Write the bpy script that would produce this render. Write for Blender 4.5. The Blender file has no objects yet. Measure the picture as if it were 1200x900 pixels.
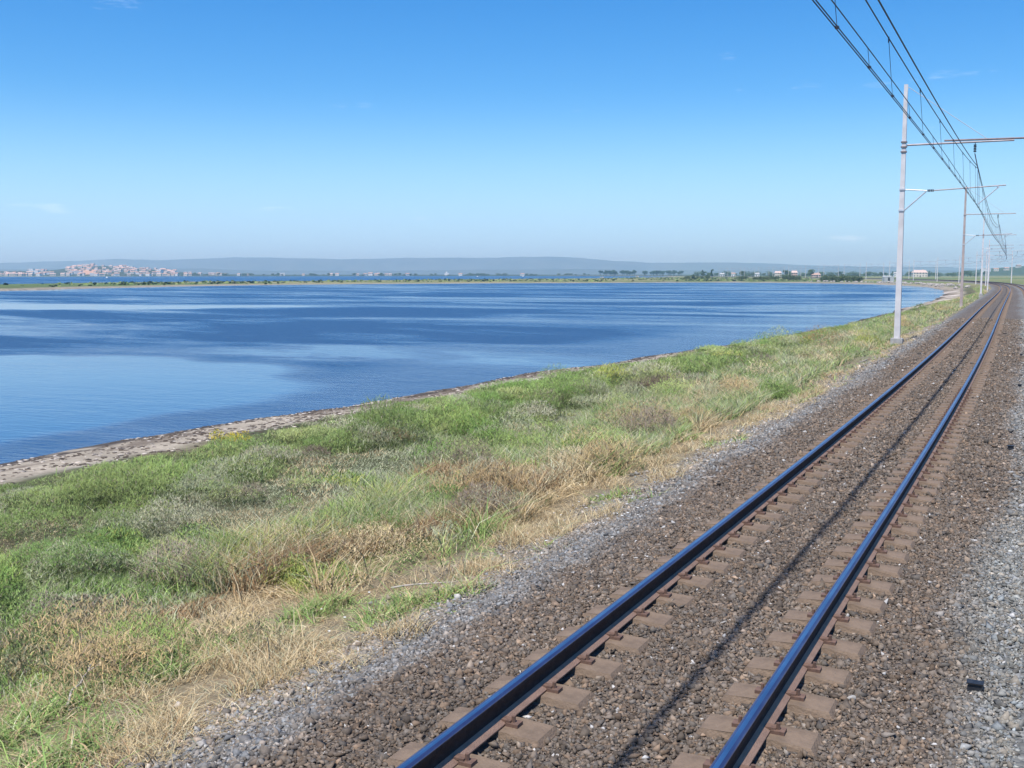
import bpy, math, random
import numpy as np
from mathutils import Vector, Matrix
C = bpy.context.scene.collection
R = math.radians
random.seed(7)
rng = np.random.default_rng(7)

# ------------------------------------------------------------------ camera
CAMZ = 2.632
YAW = R(26.66)
PITCH = math.atan(129 / 1258.65)
F = 1258.65
cam_d = bpy.data.cameras.new('camera')
cam_d.lens = F / 1200 * 36
cam_d.sensor_width = 36
cam_d.clip_start = 0.1
cam_d.clip_end = 40000
cam = bpy.data.objects.new('camera', cam_d)
C.objects.link(cam)
cam.location = (0, 0, CAMZ)
cam.rotation_euler = (math.pi / 2 - PITCH, 0, YAW)
sc = bpy.context.scene
sc.camera = cam

# ------------------------------------------------------------------ world, sun, exposure
SUN_EL = 66
world = bpy.data.worlds.new('World')
sc.world = world
world.use_nodes = True
wn = world.node_tree
wn.nodes.clear()
sky = wn.nodes.new('ShaderNodeTexSky')
sky.sky_type = 'NISHITA'
sky.sun_disc = False
sky.sun_elevation = R(SUN_EL)
sky.sun_rotation = R(180)
sky.altitude = 0
sky.air_density = 1.0
sky.dust_density = 0.0
sky.ozone_density = 3.0
hs = wn.nodes.new('ShaderNodeHueSaturation')
hs.inputs['Saturation'].default_value = 1.42
hs.inputs['Value'].default_value = 1.0
bg = wn.nodes.new('ShaderNodeBackground')
bg.inputs['Strength'].default_value = 0.13
wo = wn.nodes.new('ShaderNodeOutputWorld')
# faint wisps of high cloud, by direction
tc = wn.nodes.new('ShaderNodeTexCoord')
mp = wn.nodes.new('ShaderNodeMapping')
mp.inputs['Scale'].default_value = (5, 5, 28)
wnz = wn.nodes.new('ShaderNodeTexNoise')
wnz.inputs['Scale'].default_value = 1.6
wnz.inputs['Detail'].default_value = 7
wnz.inputs['Roughness'].default_value = 0.62
wr = wn.nodes.new('ShaderNodeMapRange')
wr.inputs['From Min'].default_value = 0.66
wr.inputs['From Max'].default_value = 0.85
wr.inputs['To Max'].default_value = 0.35
wmx = wn.nodes.new('ShaderNodeMix')
wmx.data_type = 'RGBA'
wmx.inputs[7].default_value = (9, 9.6, 10.5, 1)
wn.links.new(tc.outputs['Generated'], mp.inputs[0])
wn.links.new(mp.outputs[0], wnz.inputs['Vector'])
wn.links.new(wnz.outputs['Fac'], wr.inputs['Value'])
wn.links.new(sky.outputs[0], hs.inputs['Color'])
wb = wn.nodes.new('ShaderNodeMix'); wb.data_type = 'RGBA'; wb.blend_type = 'MULTIPLY'; wb.inputs[0].default_value = 1.0
wb.inputs[7].default_value = (.65, .84, 1.0, 1)      # cool white balance of the photograph's sky
wn.links.new(hs.outputs[0], wb.inputs[6])
# paler blue air towards the horizon, by elevation
sxyz = wn.nodes.new('ShaderNodeSeparateXYZ'); wn.links.new(tc.outputs['Generated'], sxyz.inputs[0])
hr = wn.nodes.new('ShaderNodeMapRange'); hr.interpolation_type = 'SMOOTHSTEP'
hr.inputs['From Min'].default_value = .17; hr.inputs['From Max'].default_value = -.02; hr.inputs['To Max'].default_value = .95
wn.links.new(sxyz.outputs[2], hr.inputs['Value'])
hm = wn.nodes.new('ShaderNodeMix'); hm.data_type = 'RGBA'; hm.inputs[7].default_value = (3.2, 5.1, 7.4, 1)
wn.links.new(hr.outputs[0], hm.inputs[0]); wn.links.new(wb.outputs[2], hm.inputs[6])
wn.links.new(hm.outputs[2], wmx.inputs[6])
wn.links.new(wr.outputs[0], wmx.inputs[0])
wn.links.new(wmx.outputs[2], bg.inputs[0])
wn.links.new(bg.outputs[0], wo.inputs[0])

sun_d = bpy.data.lights.new('sun', 'SUN')
sun_d.energy = 5.0
sun_d.angle = R(0.53)
sun_d.color = (1.0, 0.965, 0.92)
sun = bpy.data.objects.new('sun', sun_d)
C.objects.link(sun)
sun.rotation_euler = (R(90 - SUN_EL), 0, R(-4))
sc.view_settings.view_transform = 'Standard'
sc.view_settings.look = 'None'
sc.view_settings.exposure = 0.3
sc.view_settings.gamma = 1
sc.cycles.max_bounces = 6
sc.cycles.volume_bounces = 2
sc.cycles.use_denoising = True

# ------------------------------------------------------------------ small helpers
def tag(o, label=None, cat=None, group=None, kind=None):
    if label: o['label'] = label
    if cat: o['category'] = cat
    if group: o['group'] = group
    if kind: o['kind'] = kind
    return o

def empty(name, loc=(0, 0, 0), rz=0):
    o = bpy.data.objects.new(name, None)
    o.empty_display_size = 0.2
    C.objects.link(o)
    o.location = loc
    o.rotation_euler = (0, 0, rz)
    return o

def np_mesh(name, verts, faces_flat, counts, mats, parent=None, cols=None, midx=None, smooth=False):
    me = bpy.data.meshes.new(name)
    verts = np.asarray(verts, np.float32)
    faces_flat = np.asarray(faces_flat, np.int32)
    counts = np.asarray(counts, np.int32)
    me.vertices.add(len(verts))
    me.vertices.foreach_set('co', verts.ravel())
    me.loops.add(len(faces_flat))
    me.loops.foreach_set('vertex_index', faces_flat)
    me.polygons.add(len(counts))
    st = np.concatenate([[0], np.cumsum(counts)[:-1]]).astype(np.int32)
    me.polygons.foreach_set('loop_start', st)
    me.polygons.foreach_set('loop_total', counts)
    if midx is not None:
        me.polygons.foreach_set('material_index', np.asarray(midx, np.int32))
    if smooth:
        me.polygons.foreach_set('use_smooth', np.ones(len(counts), bool))
    me.update(calc_edges=True)
    if cols is not None:
        ca = me.attributes.new('col', 'FLOAT_COLOR', 'POINT')
        c4 = np.ones((len(verts), 4), np.float32)
        c4[:, :3] = cols
        ca.data.foreach_set('color', c4.ravel())
    for m in (mats if isinstance(mats, (list, tuple)) else [mats]):
        me.materials.append(m)
    o = bpy.data.objects.new(name, me)
    C.objects.link(o)
    if parent: o.parent = parent
    return o

class MB:
    """collects simple shapes; build() links them as one mesh object"""
    def __init__(s): s.v = []; s.f = []; s.m = []
    def add(s, vs, fs, mi=0):
        b = len(s.v)
        s.v += [tuple(v) for v in vs]
        s.f += [tuple(i + b for i in f) for f in fs]
        s.m += [mi] * len(fs)
        return s
    def box(s, x0, x1, y0, y1, z0, z1, mi=0, taper=0.0):
        t = taper
        vs = [(x0, y0, z0), (x1, y0, z0), (x1, y1, z0), (x0, y1, z0),
              (x0 + t, y0 + t, z1), (x1 - t, y0 + t, z1), (x1 - t, y1 - t, z1), (x0 + t, y1 - t, z1)]
        return s.add(vs, [(0, 3, 2, 1), (4, 5, 6, 7), (0, 1, 5, 4), (1, 2, 6, 5), (2, 3, 7, 6), (3, 0, 4, 7)], mi)
    def bar(s, p, q, r0, r1=None, n=8, mi=0):
        r1 = r0 if r1 is None else r1
        p = Vector(p); q = Vector(q); d = (q - p).normalized()
        a = d.orthogonal().normalized(); b = d.cross(a)
        vs = []
        for c, r in ((p, r0), (q, r1)):
            for i in range(n):
                t = 2 * math.pi * i / n
                vs.append(c + (a * math.cos(t) + b * math.sin(t)) * r)
        fs = [(i, (i + 1) % n, n + (i + 1) % n, n + i) for i in range(n)]
        fs += [tuple(range(n))[::-1], tuple(range(n, 2 * n))]
        return s.add(vs, fs, mi)
    def build(s, name, mats, parent=None, smooth=False):
        me = bpy.data.meshes.new(name)
        me.from_pydata(s.v, [], s.f)
        for m in (mats if isinstance(mats, (list, tuple)) else [mats]): me.materials.append(m)
        me.polygons.foreach_set('material_index', s.m)
        if smooth: me.polygons.foreach_set('use_smooth', [True] * len(s.f))
        me.update()
        o = bpy.data.objects.new(name, me)
        C.objects.link(o)
        if parent: o.parent = parent
        return o

def kids(o): return list(o.children)
def copy_tree(o, parent=None):
    c = o.copy(); C.objects.link(c)
    if parent: c.parent = parent
    for ch in CH.get(o.name, []): copy_tree(ch, c)
    return c
CH = {}
def reg(o):                      # remember the parts of a prototype (children lists are slow)
    CH[o.name] = list(o.children)
    for c in CH[o.name]: reg(c)
    return o

# value noise
_lat = rng.random((256, 256))
def vn(x, y, sx=1.0, sy=None, seed=0):
    sy = sx if sy is None else sy
    x = np.asarray(x, float) / sx + seed * 17.31; y = np.asarray(y, float) / sy + seed * 9.77
    xi = np.floor(x).astype(int); yi = np.floor(y).astype(int)
    fx = x - xi; fy = y - yi
    fx = fx * fx * (3 - 2 * fx); fy = fy * fy * (3 - 2 * fy)
    a = _lat[xi % 256, yi % 256]; b = _lat[(xi + 1) % 256, yi % 256]
    c = _lat[xi % 256, (yi + 1) % 256]; d = _lat[(xi + 1) % 256, (yi + 1) % 256]
    return (a * (1 - fx) + b * fx) * (1 - fy) + (c * (1 - fx) + d * fx) * fy
def fbm(x, y, s, o=4, seed=0):
    t = 0; a = .5; n = 0
    for i in range(o):
        t = t + a * vn(x, y, s / 2 ** i, seed=seed + i * 3); n += a; a *= .5
    return t / n
def sstep(a, b, x):
    t = np.clip((np.asarray(x, float) - a) / (b - a), 0, 1)
    return t * t * (3 - 2 * t)

# ------------------------------------------------------------------ the line of the railway
U = np.arange(0, 3000, 1.0)
_k = np.interp(U, [0, 80, 200, 400, 800, 1300], np.array([8.012, -1.029, 1.792, 9.975, 2.171, 2.171]) * 1e-4)
TH = np.cumsum(_k)
PA = -2.237 + np.cumsum(-np.sin(TH)); PS = np.cumsum(np.cos(TH))
PA -= PA[0] + 2.237; PS -= PS[0]
def P(u, o=0.0):
    th = np.interp(u, U, TH)
    neg = np.minimum(u, 0)
    return np.interp(u, U, PA) + o * np.cos(th), np.interp(u, U, PS) + neg + o * np.sin(th)
def heading(u): return float(np.interp(u, U, TH))
def track_off(x, y):
    pa = np.interp(y, PS, PA); th = np.interp(y, PS, TH)
    return (x - pa) * np.cos(th)
def polar(px, Z):
    """a place Z metres out in the direction seen at column px of the survey photo"""
    X = (px - 600) / F * Z
    return X * math.cos(YAW) - Z * math.sin(YAW), X * math.sin(YAW) + Z * math.cos(YAW)
def polar_inv(x, y):
    X = x * np.cos(YAW) + y * np.sin(YAW); Z = -x * np.sin(YAW) + y * np.cos(YAW)
    return X, Z

# ------------------------------------------------------------------ lagoons
WATER_Z = -1.77
LAG_A = [(-20, -400), (-21.6, -60), (-21.4, 10), (-21.6, 19), (-21.5, 24), (-21, 29), (-20.9, 36), (-20.5, 43), (-19.5, 49), (-18.3, 60),
         (-17.6, 70), (-16.6, 88), (-16.4, 105), (-17, 150), (-17.6, 190), (-20.4, 240), (-26, 310), (-40.7, 396), (-58, 455), (-80, 503), (-112, 540),
         (-152, 549), (-178, 532), (-201, 495), (-240, 440), (-275, 383), (-280, 330), (-273, 280), (-258, 225), (-244, 190), (-228, 120), (-210, 20), (-200, -400)]
def pw(px, y, z=WATER_Z):
    return polar(px, (CAMZ - z) * F / (y - 321))
LAG_B = [pw(-420, 345), pw(-200, 339), pw(0, 334.3), pw(90, 332.6), pw(200, 331.2), pw(300, 330.4), pw(400, 329.6), pw(500, 328.4), pw(600, 327.5), pw(700, 326.6),
         polar(770, 1250), polar(790, 1500), polar(780, 1900), polar(700, 2050), polar(500, 2150), polar(350, 2050), polar(200, 1900), polar(80, 1750), polar(-40, 1700), polar(-500, 1500)]
def poly_sd(px, py, poly):
    """signed distance, positive inside"""
    poly = np.array(poly); n = len(poly)
    d = np.full(px.shape, 1e18); ins = np.zeros(px.shape, bool)
    for i in range(n):
        ax, ay = poly[i]; bx, by = poly[(i + 1) % n]
        ex, ey = bx - ax, by - ay
        t = np.clip(((px - ax) * ex + (py - ay) * ey) / (ex * ex + ey * ey), 0, 1)
        d = np.minimum(d, (px - ax - t * ex) ** 2 + (py - ay - t * ey) ** 2)
        c = ((ay > py) != (by > py)) & (px < (bx - ax) * (py - ay) / (by - ay + 1e-12) + ax)
        ins ^= c
    d = np.sqrt(d)
    return np.where(ins, d, -d)

# town hills: height above the shore by direction
TH_PX = [-300, -100, 0, 30, 62, 78, 90, 105, 130, 150, 170, 190, 210, 240, 300, 2000]
TH_HT = [.86 * v_ for v_ in [18, 14, 12, 11, 12, 17, 23, 24.5, 24, 21, 17, 14, 9, 4, 1, 0]]
def hill_profile(Xpx): return np.interp(Xpx, TH_PX, TH_HT)

def ground_h(x, y, full=False):
    x = np.asarray(x, float); y = np.asarray(y, float)
    o = track_off(x, y)
    r = np.hypot(x, y)
    wob = (fbm(x, y, 6, 3, 5) - .5) * np.clip(r / 60, .35, 1) * 1.6 + (vn(x, y, .9, seed=8) - .5) * .3
    wob = wob + (fbm(x, y, 60, 3, 15) - .5) * 22 * sstep(250, 600, r)
    dA = poly_sd(x, y, LAG_A); dB = poly_sd(x, y, LAG_B)
    dw = -np.maximum(dA, dB) + wob            # distance inland
    z = np.interp(o, [-400, -14, -9, -5.2, -3.4, -2.7, -2.2, 7.4, 9, 14, 60, 500], [-1.25, -1.22, -1.12, -0.92, -0.66, -0.5, -0.47, -0.47, -0.9, -1.1, -1.15, -1.15])
    z = z + (fbm(x, y, 2.4, 3, 2) - .45) * .16 * sstep(-2.6, -4, o) + (fbm(x, y, 2.4, 3, 2) - .45) * .16 * sstep(9, 12, o)
    beach = np.interp(dw, [-60, -8, -2, 0, 1.2, 3.2, 4.6, 9], [-3.4, -2.4, -1.95, WATER_Z, -1.60, -1.40, -1.22, -1.0])
    beach = np.where(dw > 9, 5, beach)
    z = np.minimum(z, beach)
    # riprap slope below the line on the far side of the bay
    X, Z = polar_inv(x, y)
    Xpx = 600 + X / np.maximum(Z, 1) * F
    hp = hill_profile(Xpx) + (fbm(x, y, 120, 3, 21) - .5) * 5 * sstep(300, 0, Xpx)
    hz = hp * (sstep(2050, 2500, Z) * .75 + .35 * sstep(2400, 2700, Z))
    hz = hz * (Z > 0)
    # low wooded hill on the right, behind the fields
    rh = np.interp(Xpx, [1060, 1110, 1135, 1160, 1185, 1215, 1290, 1500], [0, 4, 10, 16, 19, 24, 28, 16]) + (fbm(x, y, 150, 3, 31) - .5) * 5
    hz = hz + np.where(Z > 0, rh * sstep(1850, 2400, Z) * np.interp(Xpx, [1060, 1120], [0, 1]), 0)
    z = np.where(dw > 0, z + np.where(dw > 20, hz, 0), z)
    if full: return z, o, dw, dA, dB, Xpx, Z
    return z

# ------------------------------------------------------------------ materials
def mat(name):
    m = bpy.data.materials.new(name); m.use_nodes = True
    n = m.node_tree; b = n.nodes['Principled BSDF']
    return m, n, b
def lk(n, a, b): n.links.new(a, b)
def rgb(c): return (c[0], c[1], c[2], 1)
def noise_col(n, c1, c2, scale, detail=5, lo=.35, hi=.65, vec=None, rough=.6):
    t = n.nodes.new('ShaderNodeTexNoise'); t.inputs['Scale'].default_value = scale; t.inputs['Detail'].default_value = detail; t.inputs['Roughness'].default_value = rough
    if vec is not None: lk(n, vec, t.inputs['Vector'])
    r = n.nodes.new('ShaderNodeValToRGB')
    r.color_ramp.elements[0].position = lo; r.color_ramp.elements[0].color = rgb(c1)
    r.color_ramp.elements[1].position = hi; r.color_ramp.elements[1].color = rgb(c2)
    lk(n, t.outputs['Fac'], r.inputs['Fac'])
    return r.outputs['Color'], t
def simple(name, c1, c2, scale=3, rough=.8, metal=0, bump=0.0, bscale=40, coord='Object'):
    m, n, b = mat(name)
    t = n.nodes.new('ShaderNodeTexCoord')
    col, _ = noise_col(n, c1, c2, scale, vec=t.outputs[coord])
    lk(n, col, b.inputs['Base Color'])
    b.inputs['Roughness'].default_value = rough; b.inputs['Metallic'].default_value = metal
    if bump:
        bt = n.nodes.new('ShaderNodeTexNoise'); bt.inputs['Scale'].default_value = bscale; bt.inputs['Detail'].default_value = 4
        lk(n, t.outputs[coord], bt.inputs['Vector'])
        bp = n.nodes.new('ShaderNodeBump'); bp.inputs['Strength'].default_value = bump; bp.inputs['Distance'].default_value = .02
        lk(n, bt.outputs['Fac'], bp.inputs['Height']); lk(n, bp.outputs[0], b.inputs['Normal'])
    return m
def attr_mat(name, rough=.8, var=0.0, trans=0.0, scale=8, bump=0, bdist=.02, bscale=20, spec=.3):
    m, n, b = mat(name)
    a = n.nodes.new('ShaderNodeAttribute'); a.attribute_name = 'col'
    out = a.outputs['Color']
    t = n.nodes.new('ShaderNodeTexCoord')
    if var:
        nz = n.nodes.new('ShaderNodeTexNoise'); nz.inputs['Scale'].default_value = scale; nz.inputs['Detail'].default_value = 6; nz.inputs['Roughness'].default_value = .7
        lk(n, t.outputs['Object'], nz.inputs['Vector'])
        mr = n.nodes.new('ShaderNodeMapRange'); mr.inputs['From Min'].default_value = .3; mr.inputs['From Max'].default_value = .7
        mr.inputs['To Min'].default_value = 1 - var; mr.inputs['To Max'].default_value = 1 + var
        lk(n, nz.outputs['Fac'], mr.inputs['Value'])
        vm = n.nodes.new('ShaderNodeVectorMath'); vm.operation = 'SCALE'
        lk(n, out, vm.inputs[0]); lk(n, mr.outputs[0], vm.inputs['Scale']); out = vm.outputs[0]
    lk(n, out, b.inputs['Base Color'])
    b.inputs['Roughness'].default_value = rough
    b.inputs['Specular IOR Level'].default_value = spec
    if bump:
        bt = n.nodes.new('ShaderNodeTexNoise'); bt.inputs['Scale'].default_value = bscale; bt.inputs['Detail'].default_value = 5
        lk(n, t.outputs['Object'], bt.inputs['Vector'])
        bp = n.nodes.new('ShaderNodeBump'); bp.inputs['Strength'].default_value = bump; bp.inputs['Distance'].default_value = bdist
        lk(n, bt.outputs['Fac'], bp.inputs['Height']); lk(n, bp.outputs[0], b.inputs['Normal'])
    if trans:
        ge = n.nodes.new('ShaderNodeNewGeometry')
        va = n.nodes.new('ShaderNodeVectorMath'); va.operation = 'SCALE'; va.inputs['Scale'].default_value = .42
        vb = n.nodes.new('ShaderNodeVectorMath'); vb.operation = 'ADD'; vb.inputs[1].default_value = (0, 0, .8)
        vc = n.nodes.new('ShaderNodeVectorMath'); vc.operation = 'NORMALIZE'
        lk(n, ge.outputs['Normal'], va.inputs[0]); lk(n, va.outputs[0], vb.inputs[0]); lk(n, vb.outputs[0], vc.inputs[0]); lk(n, vc.outputs[0], b.inputs['Normal'])
        o = n.nodes['Material Output']
        tb = n.nodes.new('ShaderNodeBsdfTranslucent'); lk(n, out, tb.inputs[0])
        ms = n.nodes.new('ShaderNodeMixShader'); ms.inputs[0].default_value = trans
        lk(n, b.outputs[0], ms.inputs[1]); lk(n, tb.outputs[0], ms.inputs[2]); lk(n, ms.outputs[0], o.inputs['Surface'])
    return m

M_GROUND = attr_mat('ground_earth', .95, .35, 0, 5, .6, .03, 14, .1)
M_LEAF = attr_mat('leaf', .75, 0, .15, spec=.08)
M_STONE = attr_mat('ballast_stone', .85, .25, 0, 60, spec=.25)
M_RUST_SHADE = simple('shaded_rail_rust', (.026, .015, .013), (.05, .028, .022), 14, 1.0, 0, .3, 90)  # rust colour darkened to carry the shade on the rail's web and sides
M_RUST_LIT = simple('sunlit_foot_rust', (.27, .165, .115), (.35, .215, .15), 9, .85, 0, .2, 90)  # same rust in a lighter colour, so the foot reads as sunlit
M_CONC = simple('dusty_sleeper_concrete', (.145, .102, .069), (.21, .148, .10), 9, .9, 0, .5, 60)
M_CLIP = simple('rusty_clip_steel', (.10, .06, .045), (.17, .10, .07), 30, .7)
M_MAST = simple('weathered_mast', (.56, .52, .50), (.74, .70, .67), 1.2, .7)
M_MASTW = simple('rusty_mast', (.36, .27, .24), (.50, .41, .37), 1.0, .75)
M_GALV = simple('galvanised_tube', (.55, .55, .56), (.70, .70, .71), 6, .45, .4)
M_BOOM = simple('brown_boom_steel', (.20, .15, .15), (.30, .23, .22), 6, .7, .2)
M_INS = simple('dark_insulator', (.03, .02, .035), (.07, .04, .05), 20, .3)
M_WIRE = simple('copper_wire', (.03, .035, .07), (.05, .05, .08), 2, .5, .3)
M_WOOD = simple('tree_bark', (.10, .075, .055), (.18, .14, .10), 3, .9)
M_BLACK = simple('black_box_metal', (.012, .012, .014), (.03, .03, .032), 20, .5)

# polished rail head: mirror strip in the middle, dull towards the edges
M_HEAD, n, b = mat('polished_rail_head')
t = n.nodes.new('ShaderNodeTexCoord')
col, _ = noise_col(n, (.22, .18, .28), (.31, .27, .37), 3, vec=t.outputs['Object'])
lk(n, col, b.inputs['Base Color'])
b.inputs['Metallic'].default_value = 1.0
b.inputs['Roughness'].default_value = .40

# ballast bed
M_BED, n, b = mat('ballast_bed')
t = n.nodes.new('ShaderNodeTexCoord')
a = n.nodes.new('ShaderNodeAttribute'); a.attribute_name = 'col'
vo = n.nodes.new('ShaderNodeTexVoronoi'); vo.inputs['Scale'].default_value = 22; vo.inputs['Randomness'].default_value = 1
lk(n, t.outputs['Object'], vo.inputs['Vector'])
sp = n.nodes.new('ShaderNodeSeparateColor'); lk(n, vo.outputs['Color'], sp.inputs[0])
mr = n.nodes.new('ShaderNodeMapRange'); mr.inputs['To Min'].default_value = .45; mr.inputs['To Max'].default_value = 1.6
lk(n, sp.outputs[0], mr.inputs['Value'])
vm = n.nodes.new('ShaderNodeVectorMath'); vm.operation = 'SCALE'
lk(n, a.outputs['Color'], vm.inputs[0]); lk(n, mr.outputs[0], vm.inputs['Scale'])
lk(n, vm.outputs[0], b.inputs['Base Color']); b.inputs['Roughness'].default_value = .9
bp = n.nodes.new('ShaderNodeBump'); bp.inputs['Strength'].default_value = 1; bp.inputs['Distance'].default_value = .03; bp.invert = True
lk(n, vo.outputs['Distance'], bp.inputs['Height']); lk(n, bp.outputs[0], b.inputs['Normal'])

# water: ripples by wind, calm streaks where there is none
M_WATER, n, b = mat('lagoon_water')
t = n.nodes.new('ShaderNodeTexCoord')
b.inputs['Roughness'].default_value = .06
b.inputs['IOR'].default_value = 1.333
a = n.nodes.new('ShaderNodeAttribute'); a.attribute_name = 'calm'
mpw = n.nodes.new('ShaderNodeMapping'); mpw.inputs['Rotation'].default_value = (0, 0, R(-27)); mpw.inputs['Scale'].default_value = (.5, 1.6, 1)
lk(n, t.outputs['Object'], mpw.inputs[0])
def wv(scale, det):
    q = n.nodes.new('ShaderNodeTexNoise'); q.inputs['Scale'].default_value = scale; q.inputs['Detail'].default_value = det; q.inputs['Roughness'].default_value = .6
    lk(n, mpw.outputs[0], q.inputs['Vector']); return q.outputs['Fac']
ripple = wv(2.6, 5); swell = wv(.45, 3)
# streaks of wind
mps = n.nodes.new('ShaderNodeMapping'); mps.inputs['Rotation'].default_value = (0, 0, R(-26)); mps.inputs['Scale'].default_value = (.016, .055, 1)
lk(n, t.outputs['Object'], mps.inputs[0])
st = n.nodes.new('ShaderNodeTexNoise'); st.inputs['Scale'].default_value = 1.0; st.inputs['Detail'].default_value = 6; st.inputs['Roughness'].default_value = .62; st.inputs['Distortion'].default_value = 1.1
lk(n, mps.outputs[0], st.inputs['Vector'])
smr = n.nodes.new('ShaderNodeMapRange'); smr.inputs['From Min'].default_value = .44; smr.inputs['From Max'].default_value = .60; smr.inputs['To Min'].default_value = 1.0; smr.inputs['To Max'].default_value = .12
lk(n, st.outputs['Fac'], smr.inputs['Value'])
inv = n.nodes.new('ShaderNodeMath'); inv.operation = 'SUBTRACT'; inv.inputs[0].default_value = 1.0; lk(n, a.outputs['Fac'], inv.inputs[1])
wind = n.nodes.new('ShaderNodeMath'); wind.operation = 'MULTIPLY'; lk(n, smr.outputs[0], wind.inputs[0]); lk(n, inv.outputs[0], wind.inputs[1])
wst = n.nodes.new('ShaderNodeMapRange'); wst.inputs['To Min'].default_value = .015; wst.inputs['To Max'].default_value = 1.0
lk(n, wind.outputs[0], wst.inputs['Value'])
b1 = n.nodes.new('ShaderNodeBump'); b1.inputs['Distance'].default_value = .42
lk(n, ripple, b1.inputs['Height']); lk(n, wst.outputs[0], b1.inputs['Strength'])
b2 = n.nodes.new('ShaderNodeBump'); b2.inputs['Distance'].default_value = .55; lk(n, swell, b2.inputs['Height'])
w2 = n.nodes.new('ShaderNodeMath'); w2.operation = 'MULTIPLY'; w2.inputs[1].default_value = .6; lk(n, wst.outputs[0], w2.inputs[0]); lk(n, w2.outputs[0], b2.inputs['Strength'])
lk(n, b1.outputs[0], b2.inputs['Normal']); lk(n, b2.outputs[0], b.inputs['Normal'])
b.inputs['Base Color'].default_value = (.012, .060, .155, 1)
rw = n.nodes.new('ShaderNodeMapRange'); rw.inputs['To Min'].default_value = .03; rw.inputs['To Max'].default_value = .34
lk(n, wind.outputs[0], rw.inputs['Value']); lk(n, rw.outputs[0], b.inputs['Roughness'])

# ------------------------------------------------------------------ ground: one sheet to the horizon
fine = np.linspace(R(-38), R(38), 560)
coarse = np.linspace(R(38), R(322), 60)[1:-1]
ang = np.concatenate([fine, coarse])
rad = np.concatenate([[0.0], np.geomspace(1.6, 12500, 700)])
A_, R_ = np.meshgrid(ang, rad, indexing='xy')
dirx = -np.sin(YAW + 0) * np.cos(A_) + np.cos(YAW) * np.sin(A_)
diry = np.cos(YAW) * np.cos(A_) + np.sin(YAW) * np.sin(A_)
gx = dirx * R_; gy = diry * R_
gz, go, gdw, gdA, gdB, gXpx, gZ = ground_h(gx, gy, True)

def mixc(c, k, m):
    m = np.clip(m, 0, 1)[..., None]
    return c * (1 - m) + np.array(k) * m
def ground_col(x, y, z, o, dw, Xpx, Z):
    r = np.hypot(x, y)
    n1 = fbm(x, y, 1.3, 3, 1); n2 = fbm(x, y, 6, 3, 2); n3 = fbm(x, y, 45, 3, 3); n4 = fbm(x, y, 260, 3, 4)
    c = np.ones(x.shape + (3,)) * np.array((.075, .08, .04))
    c = mixc(c, (.12, .105, .06), sstep(.45, .65, n1))
    # dry soil and straw beside the ballast
    c = mixc(c, (.19, .155, .10), sstep(-6.6, -4.8, o + (n2 - .5) * 3) * (o < 3))
    c = mixc(c, (.165, .145, .115), sstep(-3.9, -3.1, o + (n1 - .5) * 1.2) * (o < 8))
    # beach: sand, wrack, wet edge
    sand = np.array((.31, .262, .20)) * (0.8 + .45 * n1)[..., None]
    sand = mixc(sand, (.13, .10, .075), sstep(.50, .60, vn(x, y * .25, .8, .8, seed=6)) * sstep(3.6, 1.5, dw) * .8)
    sand = mixc(sand, (.07, .058, .05), sstep(.9, .3, np.abs(dw - .35)) * sstep(.3, .5, fbm(x, y, .9, 3, 9)))
    sand = mixc(sand, (.55, .47, .40), sstep(.62, .72, n2))
    bm = sstep(5.0, 3.6, dw + (n2 - .5) * 3)
    c = c * (1 - bm[..., None]) + sand * bm[..., None]
    # far country
    far = sstep(230, 420, r)
    fc = np.ones(x.shape + (3,)) * np.array((.15, .17, .07))
    fc = mixc(fc, (.22, .21, .10), sstep(.45, .6, n3))
    fc = mixc(fc, (.10, .14, .05), sstep(.55, .65, n4))
    fc = mixc(fc, (.27, .23, .175), sstep(7, 2, dw + (n3 - .5) * 10))
    fc = mixc(fc, (.06, .075, .045), sstep(1700, 2050, Z) * sstep(1500, 1000, Xpx) )
    fc = mixc(fc, (.05, .075, .045), sstep(1850, 2000, Z) * sstep(1090, 1120, Xpx))
    fc = mixc(fc, (.50, .30, .19), sstep(14, 8, np.abs(Xpx - 105)) * sstep(2150, 2200, Z) * sstep(2420, 2380, Z))
    fs = np.where(go_far(Xpx, Z), 1, 0)
    c = c * (1 - far[..., None]) + fc * far[..., None]
    return c
def go_far(Xpx, Z): return Z > 400
gc = ground_col(gx, gy, gz, go, gdw, gXpx, gZ)
nr, na = gx.shape
idx = np.arange(nr * na).reshape(nr, na)
i0 = idx[:-1, :]; i1 = idx[1:, :]
nxt = np.roll(np.arange(na), -1)
q = np.stack([i0, i1, i1[:, nxt], i0[:, nxt]], -1).reshape(-1, 4)[:, ::-1]
g = np_mesh('ground', np.stack([gx, gy, gz], -1).reshape(-1, 3), q.ravel(), np.full(len(q), 4), M_GROUND, cols=gc.reshape(-1, 3), smooth=True)
tag(g, kind='structure')

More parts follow.
